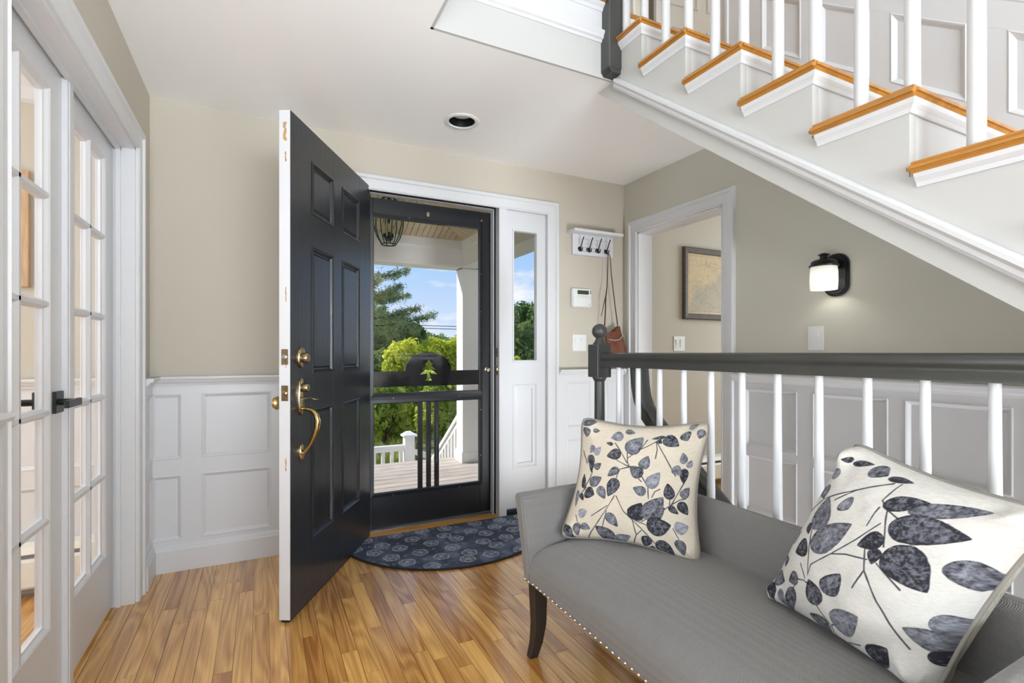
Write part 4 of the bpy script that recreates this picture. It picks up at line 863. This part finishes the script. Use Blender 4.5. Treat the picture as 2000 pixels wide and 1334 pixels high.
# ------------------------------------------------------------------ the bench
bn = tag(empty('upholstered_bench', (1.1, 1.0, 0)), 'grey upholstered bench with low wraparound back and nailhead trim', 'bench')
YA, YB = .345, 1.60                              # outer ends
XF, XK = .845, 1.395
def seat_profile(k):
    c_ = .405+.018*k
    return [(XF+.012, .262), (XF, .268), (XF-.002, .31), (XF+.002, .345), (XF+.012, .368), (XF+.03, .384), (XF+.07, .398+.008*k), (XF+.18, c_+.004), (XF+.30, c_+.004), (XF+.42, c_-.002), (XF+.50, c_-.012), (XF+.50, .262)]
sm = MB(); vs = []; ys = np.linspace(YA+.045, YB-.052, 25); n = 12
for y in ys:
    a = (y-ys[0])/(ys[-1]-ys[0]); k = math.sin(math.pi*a)**.35; e = min(a, 1-a)
    dz = -.012*math.exp(-e/.02)
    for x_, z_ in seat_profile(k): vs.append((x_, y, z_+(dz if z_ > .3 else 0)))
sm.add(vs, [(i*n+j_, i*n+(j_+1) % n, (i+1)*n+(j_+1) % n, (i+1)*n+j_) for i in range(len(ys)-1) for j_ in range(n)]+[tuple(range(n)), tuple(range((len(ys)-1)*n, len(ys)*n))])
sm.build('seat', 'bench_fabric', bn, smooth=60)
def arm(y_in, y_out, flare):
    m_ = MB(); vs = []
    # rings along x from front to back; each ring goes round the arm section (y,z)
    xs_ = [XF-.004, XF+.10, XF+.25, XF+.40, XK]
    zt_ = .575
    for i, x_ in enumerate(xs_):
        fx = -.022 if i == 0 else 0
        sec = [(y_in, .262, 0), (y_in+flare*.25, .40, fx*.5), (y_in+flare*.9, zt_-.012, fx), (y_in+flare*1.1+(y_out-y_in)*.25, zt_, fx), (y_out+flare*1.1-(y_out-y_in)*.2, zt_, fx), (y_out+flare*1.15, zt_-.012, fx), (y_out+flare*.35, .40, fx*.5), (y_out, .262, 0)]
        for y_, z_, f_ in sec: vs.append((x_+f_, y_, z_+.012*i/4*(z_ > .5)))
    n = 8
    m_.add(vs, [(i*n+j_, i*n+(j_+1) % n, (i+1)*n+(j_+1) % n, (i+1)*n+j_) for i in range(len(xs_)-1) for j_ in range(n)]+[tuple(range(n)), tuple(range((len(xs_)-1)*n, len(xs_)*n))])
    return m_
arm(YB-.055, YB-.012, .030).build('arm', 'bench_fabric', bn, bevel=.006, seg=2, smooth=50)
arm(YA+.055, YA+.012, -.030).build('arm', 'bench_fabric', bn, bevel=.006, seg=2, smooth=50)
bk = MB(); bk.prism([(XF+.47, .262), (XF+.475, .42), (XF+.487, .57), (XF+.497, .586), (XF+.522, .588), (XF+.532, .572), (XF+.545, .262)], 'y', YA+.0, YB+.0)
bk.build('backrest', 'bench_fabric', bn, bevel=.004, seg=2, smooth=50)
MB().box(XF+.05, XK-.02, YA+.03, YB-.03, .25, .263).build('seat_frame', 'leg_wood', bn)
def leg(x_, y_, dx_, dy_):
    m_ = MB(); vs = []
    prof = [(.264, .027, 0), (.20, .026, .004), (.12, .0235, .006), (.05, .020, -.010), (.004, .0175, -.034), (0, .0165, -.035)]
    for z_, r_, o_ in prof:
        for a, b in ((-1, -1), (1, -1), (1, 1), (-1, 1)): vs.append((x_+a*r_+dx_*o_, y_+b*r_*.8+dy_*o_, z_))
    m_.add(vs, [(i*4+j_, i*4+(j_+1) % 4, (i+1)*4+(j_+1) % 4, (i+1)*4+j_) for i in range(len(prof)-1) for j_ in range(4)]+[(0, 1, 2, 3), (20, 21, 22, 23)])
    return m_.build('leg', 'leg_wood', bn, bevel=.003, seg=1)
leg(XF+.033, YB-.045, .5, -.2); leg(XF+.033, YA+.045, .5, .2)
for y_ in (YB-.05, YA+.05): leg(XK-.04, y_, -.9, 0)
nh = MB()
for i in range(int((YB-YA)/.026)+1):
    y_ = YB-.02-i*.026
    if y_ < YA+.02: break
    nh.lathe([(.0055, 0), (.0050, -.0022), (.0030, -.0040), (.0008, -.0045)], (XF-.001 if YA+.06 < y_ < YB-.06 else XF-.005, y_, .273), 8, 'x')
for i in range(20): nh.lathe([(.0055, 0), (.0050, .0022), (.0030, .0040), (.0008, .0045)], (XF+.01+i*.026, YB-.010, .273), 8, 'y')
nho = nh.build('nailhead_trim', 'nickel', bn, smooth=60); nho['kind'] = 'stuff'

# ------------------------------------------------------------------ doormat (half round)
mt_ = tag(empty('doormat', (1.0, 2.7, 0)), 'half-round navy doormat with white sketched flowers by the threshold', 'doormat')
MC = np.array((1.0, 2.955)); MR = .61
nr, na = 150, 420
rr_, aa = np.meshgrid(np.linspace(.0, 1, nr), np.linspace(math.pi, 2*math.pi, na)); rr_, aa = rr_.ravel(), aa.ravel()
PX = MC[0]+MR*rr_*np.cos(aa); PY = MC[1]+MR*rr_*np.sin(aa); PZ = np.full_like(PX, .0105)-.003*np.clip((rr_-.985)/.015, 0, 1)
U, V = (PX-MC[0])/(2*MR)+.5, (PY-MC[1])/(2*MR)+1
n1, n2, n3 = vnoise(U, V, 6, 31), vnoise(U, V, 40, 32), vnoise(U, V, 100, 33)
n0 = vnoise(U*1.7, V, 11, 34); c = srgb_arr((60, 66, 84))[None, :]*(1-.5*(n1-.4))[:, None]+srgb_arr((120, 132, 158))[None, :]*(.55*np.clip((n0-.35)*1.5, 0, 1)*np.clip(.4+n2, 0, 1))[:, None]
wht = srgb_arr((186, 192, 206)); ink = np.zeros(len(U)); rg = random.Random(5)
spots = []
row = 0; y_ = MC[1]-.045
while y_ > MC[1]-MR:
    x_ = MC[0]-MR+(.06 if row % 2 else .13)
    while x_ < MC[0]+MR:
        spots.append((x_+rg.uniform(-.02, .02), y_+rg.uniform(-.015, .015))); x_ += .165
    y_ -= .098; row += 1
for (x_, y_) in spots:
    dx, dy = PX-x_, PY-y_; m0 = (np.abs(dx) < .09) & (np.abs(dy) < .09)
    if not m0.any(): continue
    r_, an = np.hypot(dx[m0], dy[m0]), np.arctan2(dy[m0], dx[m0]); ph = rg.uniform(0, 6.3); k = np.zeros(m0.sum())
    ring = .042*(.86+.14*np.abs(np.cos(2.5*(an+ph)))); lw = .0021
    k = np.maximum(k, np.clip((lw-np.abs(r_-ring))/.0015+.5, 0, 1))
    for p_ in range(4):
        a0 = ph+p_*math.pi/2+rg.uniform(-.2, .2); cx_, cy_ = .021*math.cos(a0), .021*math.sin(a0)
        q = np.hypot(dx[m0]-cx_, dy[m0]-cy_); k = np.maximum(k, np.clip((lw*.8-np.abs(q-.0155))/.0015+.5, 0, 1)*.9)
    k = np.maximum(k, np.clip((lw-seg_dist(dx[m0], dy[m0], (-.04*math.cos(ph), -.04*math.sin(ph)), (.04*math.cos(ph), .04*math.sin(ph))))/.0015+.5, 0, 1)*.9)
    k = np.maximum(k, .16*np.clip(1-r_/.05, 0, 1))
    ink[m0] = np.maximum(ink[m0], k)
    ax, ay = x_+.08+rg.uniform(-.012, .012), y_+rg.uniform(-.03, .03); s_ = .011; r2 = rg.uniform(-.5, .5)
    bx_ = [(ax+s_*math.cos(r2+i*math.pi/2), ay+s_*math.sin(r2+i*math.pi/2)) for i in range(4 if rg.random() > .4 else 3)]
    for i in range(len(bx_)-1): ink = np.maximum(ink, np.clip((.0016-seg_dist(PX, PY, bx_[i], bx_[i+1]))/.0014+.5, 0, 1)*.7)
ink = ink*np.clip(.55+.7*n2, 0, 1); ink = np.maximum(ink, .10*(n3 > .82))
c = c*(1-ink[:, None])+wht*ink[:, None]
me = bpy.data.meshes.new('mat_top'); idx = np.arange(nr*na).reshape(na, nr)
F = np.stack([idx[:-1, :-1], idx[:-1, 1:], idx[1:, 1:], idx[1:, :-1]], -1).reshape(-1, 4)[:, ::-1]
me.from_pydata(np.stack([PX-1.0, PY-2.7, PZ], 1).tolist(), [], F[:, ::-1].tolist()); me.materials.append(M['rug_cloth']); setcol(me, c)
o = bpy.data.objects.new('mat_top', me); COL.objects.link(o); o.parent = mt_
edge = [(MC[0]+MR*math.cos(a), MC[1]+MR*math.sin(a)) for a in np.linspace(math.pi, 2*math.pi, 60)]
MB().prism(edge, 'z', .0005, .0078).build('backing', 'rug_edge', mt_)
MB().tube([(x_, y_, .006) for x_, y_ in edge]+[(edge[0][0], edge[0][1], .006)], .0055, 6, cap=False).build('binding', 'rug_edge', mt_)

# ------------------------------------------------------------------ framed map in the hall
fm = tag(empty('picture_frame', (3.29, YE, 1.63)), 'brown framed antique map hanging in the hall', 'picture')
mx0, mx1, mz0, mz1 = 3.005, 3.60, 1.346, 1.925
MB().sweep([(mx0, YE, mz0), (mx0, YE, mz1), (mx1, YE, mz1), (mx1, YE, mz0)], (0, -1, 0), [(0, .002), (0, .026), (.008, .032), (.040, .026), (.046, .02), (.046, .002)], True, 1).build('frame', 'frame_wood', fm)
gx, gz = np.meshgrid(np.linspace(0, 1, 160), np.linspace(0, 1, 160)); U, V = gx.ravel(), gz.ravel()
n1, n2 = vnoise(U, V, 5, 51), vnoise(U, V, 24, 52)
c = srgb_arr((198, 176, 138))[None, :]*(1-.22*(n1-.5)-.12*(n2-.5))[:, None]
sea = np.clip(((U*.9-V*1.1)+.25+.5*(n1-.5))*4, 0, 1)*.55*(U > .06)*(V > .05); c = c*(1-sea[:, None])+srgb_arr((150, 152, 140))*sea[:, None]
ik = np.zeros(len(U)); rg = random.Random(9)
for i in range(46):
    p = (rg.uniform(.08, .95), rg.uniform(.08, .95)); a = rg.uniform(0, 6.3)
    for s_ in range(rg.randint(2, 5)):
        a += rg.uniform(-.7, .7); q = (p[0]+.08*math.cos(a), p[1]+.08*math.sin(a))
        ik = np.maximum(ik, np.clip((.0035-seg_dist(U, V, p, q))/.004+.5, 0, 1)*rg.uniform(.3, .8)); p = q
brd = np.minimum(np.minimum(U, 1-U), np.minimum(V, 1-V)); ik = np.where(brd < .05, 0, ik); ik = np.maximum(ik, .5*(np.abs(brd-.05) < .004))
c = c*(1-.6*ik[:, None])+srgb_arr((96, 80, 62))*.6*ik[:, None]
me = bpy.data.meshes.new('map'); idx = np.arange(160*160).reshape(160, 160); F = np.stack([idx[:-1, :-1], idx[:-1, 1:], idx[1:, 1:], idx[1:, :-1]], -1).reshape(-1, 4)
me.from_pydata(np.stack([mx0+.04+U*(mx1-mx0-.08)-3.29, np.full_like(U, -.012), mz0+.04+V*(mz1-mz0-.08)-1.63], 1).tolist(), [], F.tolist()); me.materials.append(M['map_print']); setcol(me, c)
o = bpy.data.objects.new('map', me); COL.objects.link(o); o.parent = fm
MB().box(mx0+.02, mx1-.02, YE-.010, YE-.001, mz0+.02, mz1-.02).build('backing_board', 'frame_wood', fm)

# ------------------------------------------------------------------ the porch
DZ = -.15; PX1, PY1 = 2.0, 5.24
dk = struct(empty('porch_deck', (1.0, 4.2, DZ)), 'weathered grey deck boards of the porch')
bm_ = MB().box(0, 1, 0, .138, -.03, 0).build('deck_board', 'deck_wood', bevel=.003); bme_ = bm_.data; bpy.data.objects.remove(bm_)
y = YE+.16; i = 0
while y < 5.50:
    share('deck_board', bme_, dk, (-2.2-1.0, y-4.2, 0), scale=(5.2, 1, 1)); y += .145
MB().box(-2.2, 3.0, 5.44, 5.47, DZ-.25, DZ-.03).build('rim_board', 'porch_white', dk)
pc = tag(empty('porch_column', (2.13, 5.36, DZ)), 'square white porch column with base trim', 'column')
MB().box(PX1+.005, PX1+.26, PY1+.005, PY1+.20, DZ, 2.03).build('shaft', 'porch_white', pc)
MB().box(PX1-.012, PX1+.277, PY1-.012, PY1+.217, DZ, DZ+.115).build('base_block', 'porch_white', pc, bevel=.004)
MB().box(PX1-.004, PX1+.269, PY1-.004, PY1+.209, DZ+.115, DZ+.13).build('base_moulding', 'porch_white', pc, bevel=.004)
pb = struct(empty('porch_beam', (1.0, PY1, 2.02)), 'white porch beam with moulding along the eaves')
BZ0, BZ1 = 2.02, 2.225
MB().box(-2.3, PX1+.26, PY1, PY1+.20, BZ0+.02, BZ1).build('front_beam', 'porch_white', pb); MB().box(PX1, PX1+.26, YE+.14, PY1+.2, BZ0+.02, BZ1).build('side_beam', 'porch_white', pb)
MB().box(-2.3, PX1+.27, PY1-.012, PY1+.212, BZ0, BZ0+.022).build('soffit_strip', 'porch_white', pb); MB().box(PX1-.012, PX1+.27, YE+.14, PY1+.2, BZ0, BZ0+.022).build('soffit_strip', 'porch_white', pb)
MB().box(-2.3, PX1+.1, PY1-.02, PY1+.1, BZ1, BZ1+.095).build('frieze', 'porch_white', pb); MB().box(PX1-.02, PX1+.1, YE+.14, PY1+.1, BZ1, BZ1+.095).build('frieze', 'porch_white', pb)
# hipped beadboard ceiling: front slope boards run up towards the house, side slope boards run up to the left
pcg = struct(empty('porch_ceiling', (1.0, 4.2, BZ1+.09)), 'cream beadboard slopes under the porch roof')
S1_ = .42; zc0 = BZ1+.088; bw = .062
x = -2.2
while x < PX1-.02:
    ln = min(PX1-.02-x-bw/2, 2.0)
    if ln > .02:
        m_ = MB(); y0 = PY1-.02; 
        m_.add([(x+.003, y0, zc0), (x+bw-.003, y0, zc0), (x+bw-.003, y0-ln, zc0+S1_*ln), (x+.003, y0-ln, zc0+S1_*ln), (x+.003, y0, zc0+.02), (x+bw-.003, y0, zc0+.02), (x+bw-.003, y0-ln, zc0+S1_*ln+.02), (x+.003, y0-ln, zc0+S1_*ln+.02)], [(0, 1, 2, 3), (7, 6, 5, 4), (0, 4, 5, 1), (1, 5, 6, 2), (2, 6, 7, 3), (3, 7, 4, 0)])
        m_.build('bead_board', 'beadboard', pcg)
    x += bw
y = PY1-.02-bw
while y > YE+.16:
    ln = min(PY1-.02-y-bw/2, 1.9)
    if ln > .02:
        m_ = MB(); x0 = PX1-.02
        m_.add([(x0, y+.003, zc0), (x0, y+bw-.003, zc0), (x0-ln, y+bw-.003, zc0+S1_*ln), (x0-ln, y+.003, zc0+S1_*ln), (x0, y+.003, zc0+.02), (x0, y+bw-.003, zc0+.02), (x0-ln, y+bw-.003, zc0+S1_*ln+.02), (x0-ln, y+.003, zc0+S1_*ln+.02)], [(0, 1, 2, 3), (7, 6, 5, 4), (0, 4, 5, 1), (1, 5, 6, 2), (2, 6, 7, 3), (3, 7, 4, 0)])
        m_.build('bead_board', 'beadboard', pcg)
    y -= bw
MB().add([(-2.4, PY1+.35, zc0-.02), (PX1+.45, PY1+.35, zc0-.02), (.1, 3.1, 3.3), (-2.4, 3.1, 3.3), (-2.4, PY1+.35, zc0+.02), (PX1+.45, PY1+.35, zc0+.02), (.1, 3.1, 3.36), (-2.4, 3.1, 3.36)], [(0, 1, 2, 3), (7, 6, 5, 4), (0, 4, 5, 1), (1, 5, 6, 2), (2, 6, 7, 3), (3, 7, 4, 0)]).build('roof_slope', 'porch_white', pcg)
MB().add([(PX1+.45, PY1+.35, zc0-.02), (PX1+.45, 3.1, zc0-.02), (.1, 3.1, 3.3), (PX1+.45, PY1+.35, zc0+.02), (PX1+.45, 3.1, zc0+.02), (.1, 3.1, 3.36)], [(0, 1, 2), (5, 4, 3), (0, 3, 4, 1), (1, 4, 5, 2), (2, 5, 3, 0)]).build('roof_slope', 'porch_white', pcg)
# lantern
LX, LY = .925, 4.1
ln_ = tag(empty('porch_lantern', (LX, LY, 1.96)), 'glass panel lantern hanging from the porch ceiling', 'lantern')
LP = [(.058, 1.958), (.095, 2.02), (.118, 2.10), (.122, 2.17), (.112, 2.24), (.085, 2.30), (.05, 2.33)]
for i in range(8):
    a0, a1 = 2*math.pi*i/8, 2*math.pi*(i+1)/8; g = MB(); vs = [(LX+r_*math.cos(a), LY+r_*math.sin(a), z) for r_, z in LP for a in (a0, a1)]
    g.add(vs, [(2*q, 2*q+1, 2*q+3, 2*q+2) for q in range(len(LP)-1)]); g.build('pane', 'lantern_glass', ln_)
    MB().tube([(LX+r_*math.cos(a0), LY+r_*math.sin(a0), z) for r_, z in LP], .0042, 6).build('rib', 'verdigris', ln_)
for r_, z in (LP[0], LP[-1]): MB().tube([(LX+r_*math.cos(a), LY+r_*math.sin(a), z) for a in np.linspace(0, 2*math.pi, 17)], .005, 6).build('ring', 'verdigris', ln_)
MB().lathe([(.012, 1.985), (.03, 1.995), (.035, 2.01), (.01, 2.03), (.01, 2.45), (.05, 2.46), (.06, 2.95)], (LX, LY, 0), 12).build('stem', 'verdigris', ln_)
for i in range(3):
    a = i*2.094+.4; cd = MB().lathe([(.012, 2.02), (.012, 2.05)], (LX+.035*math.cos(a), LY+.035*math.sin(a), 0), 10).build('socket', 'verdigris', ln_)
    MB().lathe([(.010, 2.05), (.010, 2.12)], (LX+.035*math.cos(a), LY+.035*math.sin(a), 0), 10).build('candle', 'candle', cd)
# stair railing beside the column
sr = tag(empty('stair_railing', (2.08, 5.9, -.6)), 'white sloping stair railing descending beside the porch column', 'railing')
def rz2(y): return .45-.70*(y-5.44)
RXX = 2.10
MB().prism([(5.42, rz2(5.42)), (7.0, rz2(7.0)), (7.0, rz2(7.0)-.05), (5.42, rz2(5.42)-.05)], 'x', RXX-.04, RXX+.04).build('top_rail', 'porch_white', sr)
MB().prism([(5.42, rz2(5.42)-.07), (7.0, rz2(7.0)-.07), (7.0, rz2(7.0)-.12), (5.42, rz2(5.42)-.12)], 'x', RXX-.02, RXX+.02).build('rail_fillet', 'porch_white', sr)
MB().prism([(5.42, rz2(5.42)-.70), (7.0, rz2(7.0)-.70), (7.0, rz2(7.0)-.76), (5.42, rz2(5.42)-.76)], 'x', RXX-.02, RXX+.02).build('bottom_rail', 'porch_white', sr)
for i in range(13):
    y = 5.50+i*.115; MB().box(RXX-.017, RXX+.017, y-.017, y+.017, rz2(y)-.74, rz2(y)-.08).build('baluster', 'porch_white', sr)
ps = tag(empty('porch_steps', (1.6, 6.0, -.9)), 'grey wooden steps descending from the porch deck', 'steps')
for i in range(5): MB().box(.9, 2.15, 5.47+i*.26, 5.47+(i+1)*.26+.03, DZ-.16*(i+1)-.04, DZ-.16*(i+1)).build('tread', 'deck_wood', ps); MB().box(.9, 2.15, 5.47+i*.26, 5.49+i*.26, DZ-.16*(i+1), DZ-.16*i-.03).build('riser', 'porch_white', ps)
# low railing with its post, beyond the deck edge
lr = tag(empty('landing_railing', (1.6, 7.0, FEET)), 'white post and picket railing beyond the deck edge', 'railing')
PXc = 1.862
po = MB().box(PXc-.068, PXc+.068, 6.93, 7.065, -1.25, -.10).build('post', 'porch_white', lr)
MB().box(PXc-.095, PXc+.095, 6.905, 7.09, -.10, -.075).build('cap_board', 'porch_white', po)
MB().add([(PXc-.085, 6.915, -.075), (PXc+.085, 6.915, -.075), (PXc+.085, 7.08, -.075), (PXc-.085, 7.08, -.075), (PXc-.03, 6.97, -.035), (PXc+.03, 6.97, -.035), (PXc+.03, 7.03, -.035), (PXc-.03, 7.03, -.035)], [(0, 1, 2, 3), (4, 5, 6, 7), (0, 1, 5, 4), (1, 2, 6, 5), (2, 3, 7, 6), (3, 0, 4, 7)]).build('cap', 'porch_white', po)
MB().box(-.6, PXc-.06, 6.965, 7.03, -.30, -.215).build('top_rail', 'porch_white', lr, bevel=.006)
MB().box(-.6, PXc-.06, 6.98, 7.015, -1.08, -1.02).build('bottom_rail', 'porch_white', lr)
for i in range(19): x = PXc-.115-i*.122; MB().box(x-.022, x+.022, 6.98, 7.015, -1.04, -.29).build('picket', 'porch_white', lr)
MB().prism([(PXc+.06, -.28), (PXc+.9, -.62), (PXc+.9, -.70), (PXc+.06, -.36)], 'y', 6.97, 7.03).build('descending_rail', 'porch_white', lr)

# ------------------------------------------------------------------ garden
struct(MB().add([(-80, 3.2, -1.3), (90, 3.2, -1.3), (90, 120, -1.6), (-80, 120, -1.6)], [(0, 1, 2, 3)]).build('ground', 'soil'), 'green garden ground beyond the porch')
def rayxy(px, Y):                                  # spread of the planting fan seen from the doorway, at depth Y
    t = (px-1000)/980; c_, s_ = math.cos(R(26.53)), math.sin(R(26.53)); return Y*(t*c_+s_)/(-t*s_+c_)
def leafmesh(name, P, Nn, size, mt, parent, asp=.55, curl=.25):
    k = len(P); a = RNG.normal(size=(k, 3)); a /= np.linalg.norm(a, axis=1)[:, None]; Nn = Nn+RNG.normal(size=(k, 3))*.6; Nn /= np.linalg.norm(Nn, axis=1)[:, None]
    t = np.cross(Nn, a); t /= np.linalg.norm(t, axis=1)[:, None]+1e-9; b = np.cross(Nn, t); s_ = (size*RNG.uniform(.6, 1.3, k))[:, None]
    V0, V1, V2, V3 = P-t*s_, P+b*s_*asp+Nn*s_*curl*.3, P+t*s_-Nn*s_*curl, P-b*s_*asp+Nn*s_*curl*.3
    vs = np.stack([V0, V1, V2, V3], 1).reshape(-1, 3); F = np.arange(4*k).reshape(k, 4)
    me = bpy.data.meshes.new(name); inv_ = np.array(parent.location); me.vertices.add(len(vs)); me.vertices.foreach_set('co', (vs-inv_).astype(np.float32).ravel())
    me.loops.add(F.size); me.loops.foreach_set('vertex_index', F.ravel().astype(np.int32)); me.polygons.add(k); me.polygons.foreach_set('loop_start', np.arange(0, 4*k, 4, dtype=np.int32)); me.update(calc_edges=True)
    me.materials.append(M[mt]); o = bpy.data.objects.new(name, me); COL.objects.link(o); o.parent = parent; return o
def blob_points(c, r, n, lobes=26, seed=0):
    g = np.random.default_rng(seed); c, r = np.array(c), np.array(r)
    d = g.normal(size=(lobes, 3)); d /= np.linalg.norm(d, axis=1)[:, None]; d[:, 2] = np.where(d[:, 2] < -.4, -d[:, 2], d[:, 2]); lc = c+d*r*g.uniform(.45, .8, (lobes, 1)); lr_ = g.uniform(.25, .42, lobes)
    k = g.integers(0, lobes, n); q = g.normal(size=(n, 3)); q /= np.linalg.norm(q, axis=1)[:, None]
    return lc[k]+q*r*(lr_[k]*g.uniform(.75, 1.05, n))[:, None], q
def bush(name, label, c, r, n, size, mt, seed, cat='bush', group=None, trunk=True):
    o = tag(empty(name, (c[0], c[1], -1.35)), label, cat, group); P, q = blob_points(c, r, n, seed=seed); leafmesh('foliage', P, q, size, mt, o)
    t_ = MB().tube([(c[0], c[1], -1.4), (c[0]+.05, c[1], c[2]-r[2]*.3), (c[0], c[1], c[2]+r[2]*.2)], [max(.03, .05*r[0]), .03*max(1, r[0]), .015], 8)
    for i in range(5): a = i*1.3; t_.tube([(c[0], c[1], c[2]-r[2]*.5), (c[0]+r[0]*.6*math.cos(a), c[1]+r[1]*.6*math.sin(a), c[2]+r[2]*.2)], [.02*max(1, r[0]), .008], 5)
    t_.build('trunk', 'bark', o); return o
def pine(name, label, base, top, rad, n_whorl, seed, mt='needle', dens=1.0, long_branch=None):
    g = np.random.default_rng(seed); o = tag(empty(name, base), label, 'tree'); bx, by, bz = base
    t_ = MB().tube([(bx, by, bz), (bx, by, (bz+top)/2), (bx, by, top)], [.22, .14, .03], 8); P = []; Nn = []
    brs = []
    for w_ in range(n_whorl):
        f = w_/(n_whorl-1); z = bz+1.4+(top-bz-1.5)*f; ln = rad*(1-f)**.75*1.0+.25
        for k in range(6): brs.append((z+g.uniform(-.15, .15), g.uniform(0, 6.28), ln*g.uniform(.65, 1.15)))
    if long_branch: brs += long_branch
    for z, a, ln in brs:
        dx, dy = math.cos(a), math.sin(a); pts_ = [(bx+dx*ln*s_, by+dy*ln*s_, z+ln*(.22*s_**2-.05*s_)) for s_ in (0, .35, .7, 1)]
        t_.tube(pts_, [.035, .025, .015, .006], 5, cap=False)
        m_ = int(70*ln*dens)+20; s_ = g.uniform(.12, 1.05, m_)**.8; wd = .30*ln**.5*(1.05-s_*.75); off = g.normal(size=(m_, 3))*np.array((1, 1, .38))
        pp_ = np.stack([bx+dx*ln*s_, by+dy*ln*s_, z+ln*(.22*s_**2-.05*s_)], 1)+off*wd[:, None]*.55; P.append(pp_); Nn.append(off+np.array((0, 0, .8)))
    t_.build('trunk', 'bark', o); P = np.concatenate(P); Nn = np.concatenate(Nn); k = np.repeat(np.arange(len(P)), 4)
    leafmesh('needles', P[k]+RNG.normal(size=(len(k), 3))*.05, Nn[k], .075, mt, o, asp=.16, curl=.1); return o
pine('pine_tree', 'tall blue-green pine with a long branch reaching right', (rayxy(690, 15), 15, -1.4), 9.5, 2.6, 15, 3, long_branch=[(1.85, .12, 2.55), (3.25, -.15, 1.5), (2.55, .05, 1.6), (3.9, -.05, 1.25)], dens=1.5)
bush('evergreen_tree', 'rounded dark evergreen crown beneath the pine', (rayxy(752, 19.6), 19.6, .8), (2.0, 1.4, 1.75), 16000, .08, 'leaf_dark', 5, 'tree')
bush('evergreen_tree', 'small dark evergreen at the lower left of the view', (rayxy(728, 11.4), 11.4, .2), (.7, .6, .9), 8000, .05, 'leaf_dark', 15, 'tree')
bush('deciduous_tree', 'distant olive green tree above the arched board', (rayxy(848, 24), 24, .7), (1.5, 1.5, 1.4), 7000, .10, 'leaf_dark', 6, 'tree')
bush('deciduous_tree', 'distant thin green tree beside the porch column', (rayxy(885, 28), 28, .55), (2.0, 1.5, 1.5), 7000, .10, 'leaf_green', 16, 'tree')
bush('yellow_shrub', 'bright yellow-green shrub left of the arched board', (rayxy(800, 10.3), 10.3, .55), (.66, .55, .85), 7000, .055, 'leaf_yellow', 7)
bush('yellow_shrub', 'bright yellow-green shrub right of the arched board', (rayxy(872, 11.8), 11.8, .58), (.78, .6, .92), 7000, .055, 'leaf_yellow', 8)
bush('yellow_shrub', 'yellow-green shrub behind the pine cut-out', (rayxy(838, 13.4), 13.4, .52), (.75, .6, .90), 6000, .055, 'leaf_yellow', 18)
bush('leafy_shrub', 'broad green shrub above the picket railing', (rayxy(752, 8.5), 8.5, -.10), (.55, .32, .72), 5200, .055, 'leaf_green', 9)
bush('leafy_shrub', 'mid-green shrub behind the railing post', (rayxy(812, 9.3), 9.3, -.05), (.6, .32, .75), 5200, .055, 'leaf_green', 10)
bush('leafy_shrub', 'green shrub beside the sloping stair railing', (rayxy(866, 8.5), 8.5, -.05), (.48, .32, .76), 5200, .055, 'leaf_green', 19)
bush('leafy_shrub', 'low dark green shrub seen through the pickets', (rayxy(760, 7.5), 7.35, -.95), (.75, .16, .34), 4200, .05, 'leaf_dark', 20)
bush('round_tree', 'dense green tree seen through the sidelight', (rayxy(1030, 14), 14, 1.0), (1.25, 1.2, 1.75), 14000, .075, 'leaf_dark', 12, 'tree')
bush('round_tree', 'farther green tree at the left of the sidelight view', (rayxy(985, 20), 20, .6), (1.2, 1.2, 1.35), 7000, .09, 'leaf_green', 22, 'tree')
bush('red_shrub', 'reddish low shrub at the foot of the sidelight view', (rayxy(1034, 9), 9, .68), (.26, .25, .26), 1500, .04, 'leaf_red', 13)
bush('yellow_shrub', 'small yellow shrub at the corner of the sidelight view', (rayxy(1003, 9.4), 9.4, .72), (.2, .2, .3), 1200, .045, 'leaf_yellow', 14)
gb = tag(empty('ornamental_grass', (rayxy(765, 7.7), 7.6, -1.3)), 'clump of arching ornamental grass behind the railing', 'grass')
ga = MB()
for i in range(260):
    a = random.uniform(0, 6.28); bx, by = rayxy(random.uniform(730, 800), 7.85)+random.uniform(-.1, .1), 7.85+random.uniform(-.05, .05); hh = random.uniform(.75, 1.15); dx, dy = .32*math.cos(a), .18*math.sin(a); w_ = .008
    pts_ = [(bx, by, -1.35), (bx+dx*.3, by+dy*.3, -1.35+hh*.7), (bx+dx, by+dy, -1.35+hh)]
    ga.add([(pts_[0][0]-w_, pts_[0][1], pts_[0][2]), (pts_[0][0]+w_, pts_[0][1], pts_[0][2]), (pts_[1][0]-w_, pts_[1][1], pts_[1][2]), (pts_[1][0]+w_, pts_[1][1], pts_[1][2]), (pts_[2][0], pts_[2][1], pts_[2][2])], [(0, 1, 3, 2), (2, 3, 4)])
q = ga.build('blades', 'blade', gb, noorient=True); q['kind'] = 'stuff'
for z, lab in ((2.42, 'upper thin power cable crossing the sky'), (2.28, 'lower thin power cable crossing the sky')):
    tag(MB().tube([(-12, 24, z+.35), (0, 24, z+.05), (9, 24.5, z), (24, 25, z+.2)], .018, 5).build('power_cable', 'cable'), lab, 'cable')
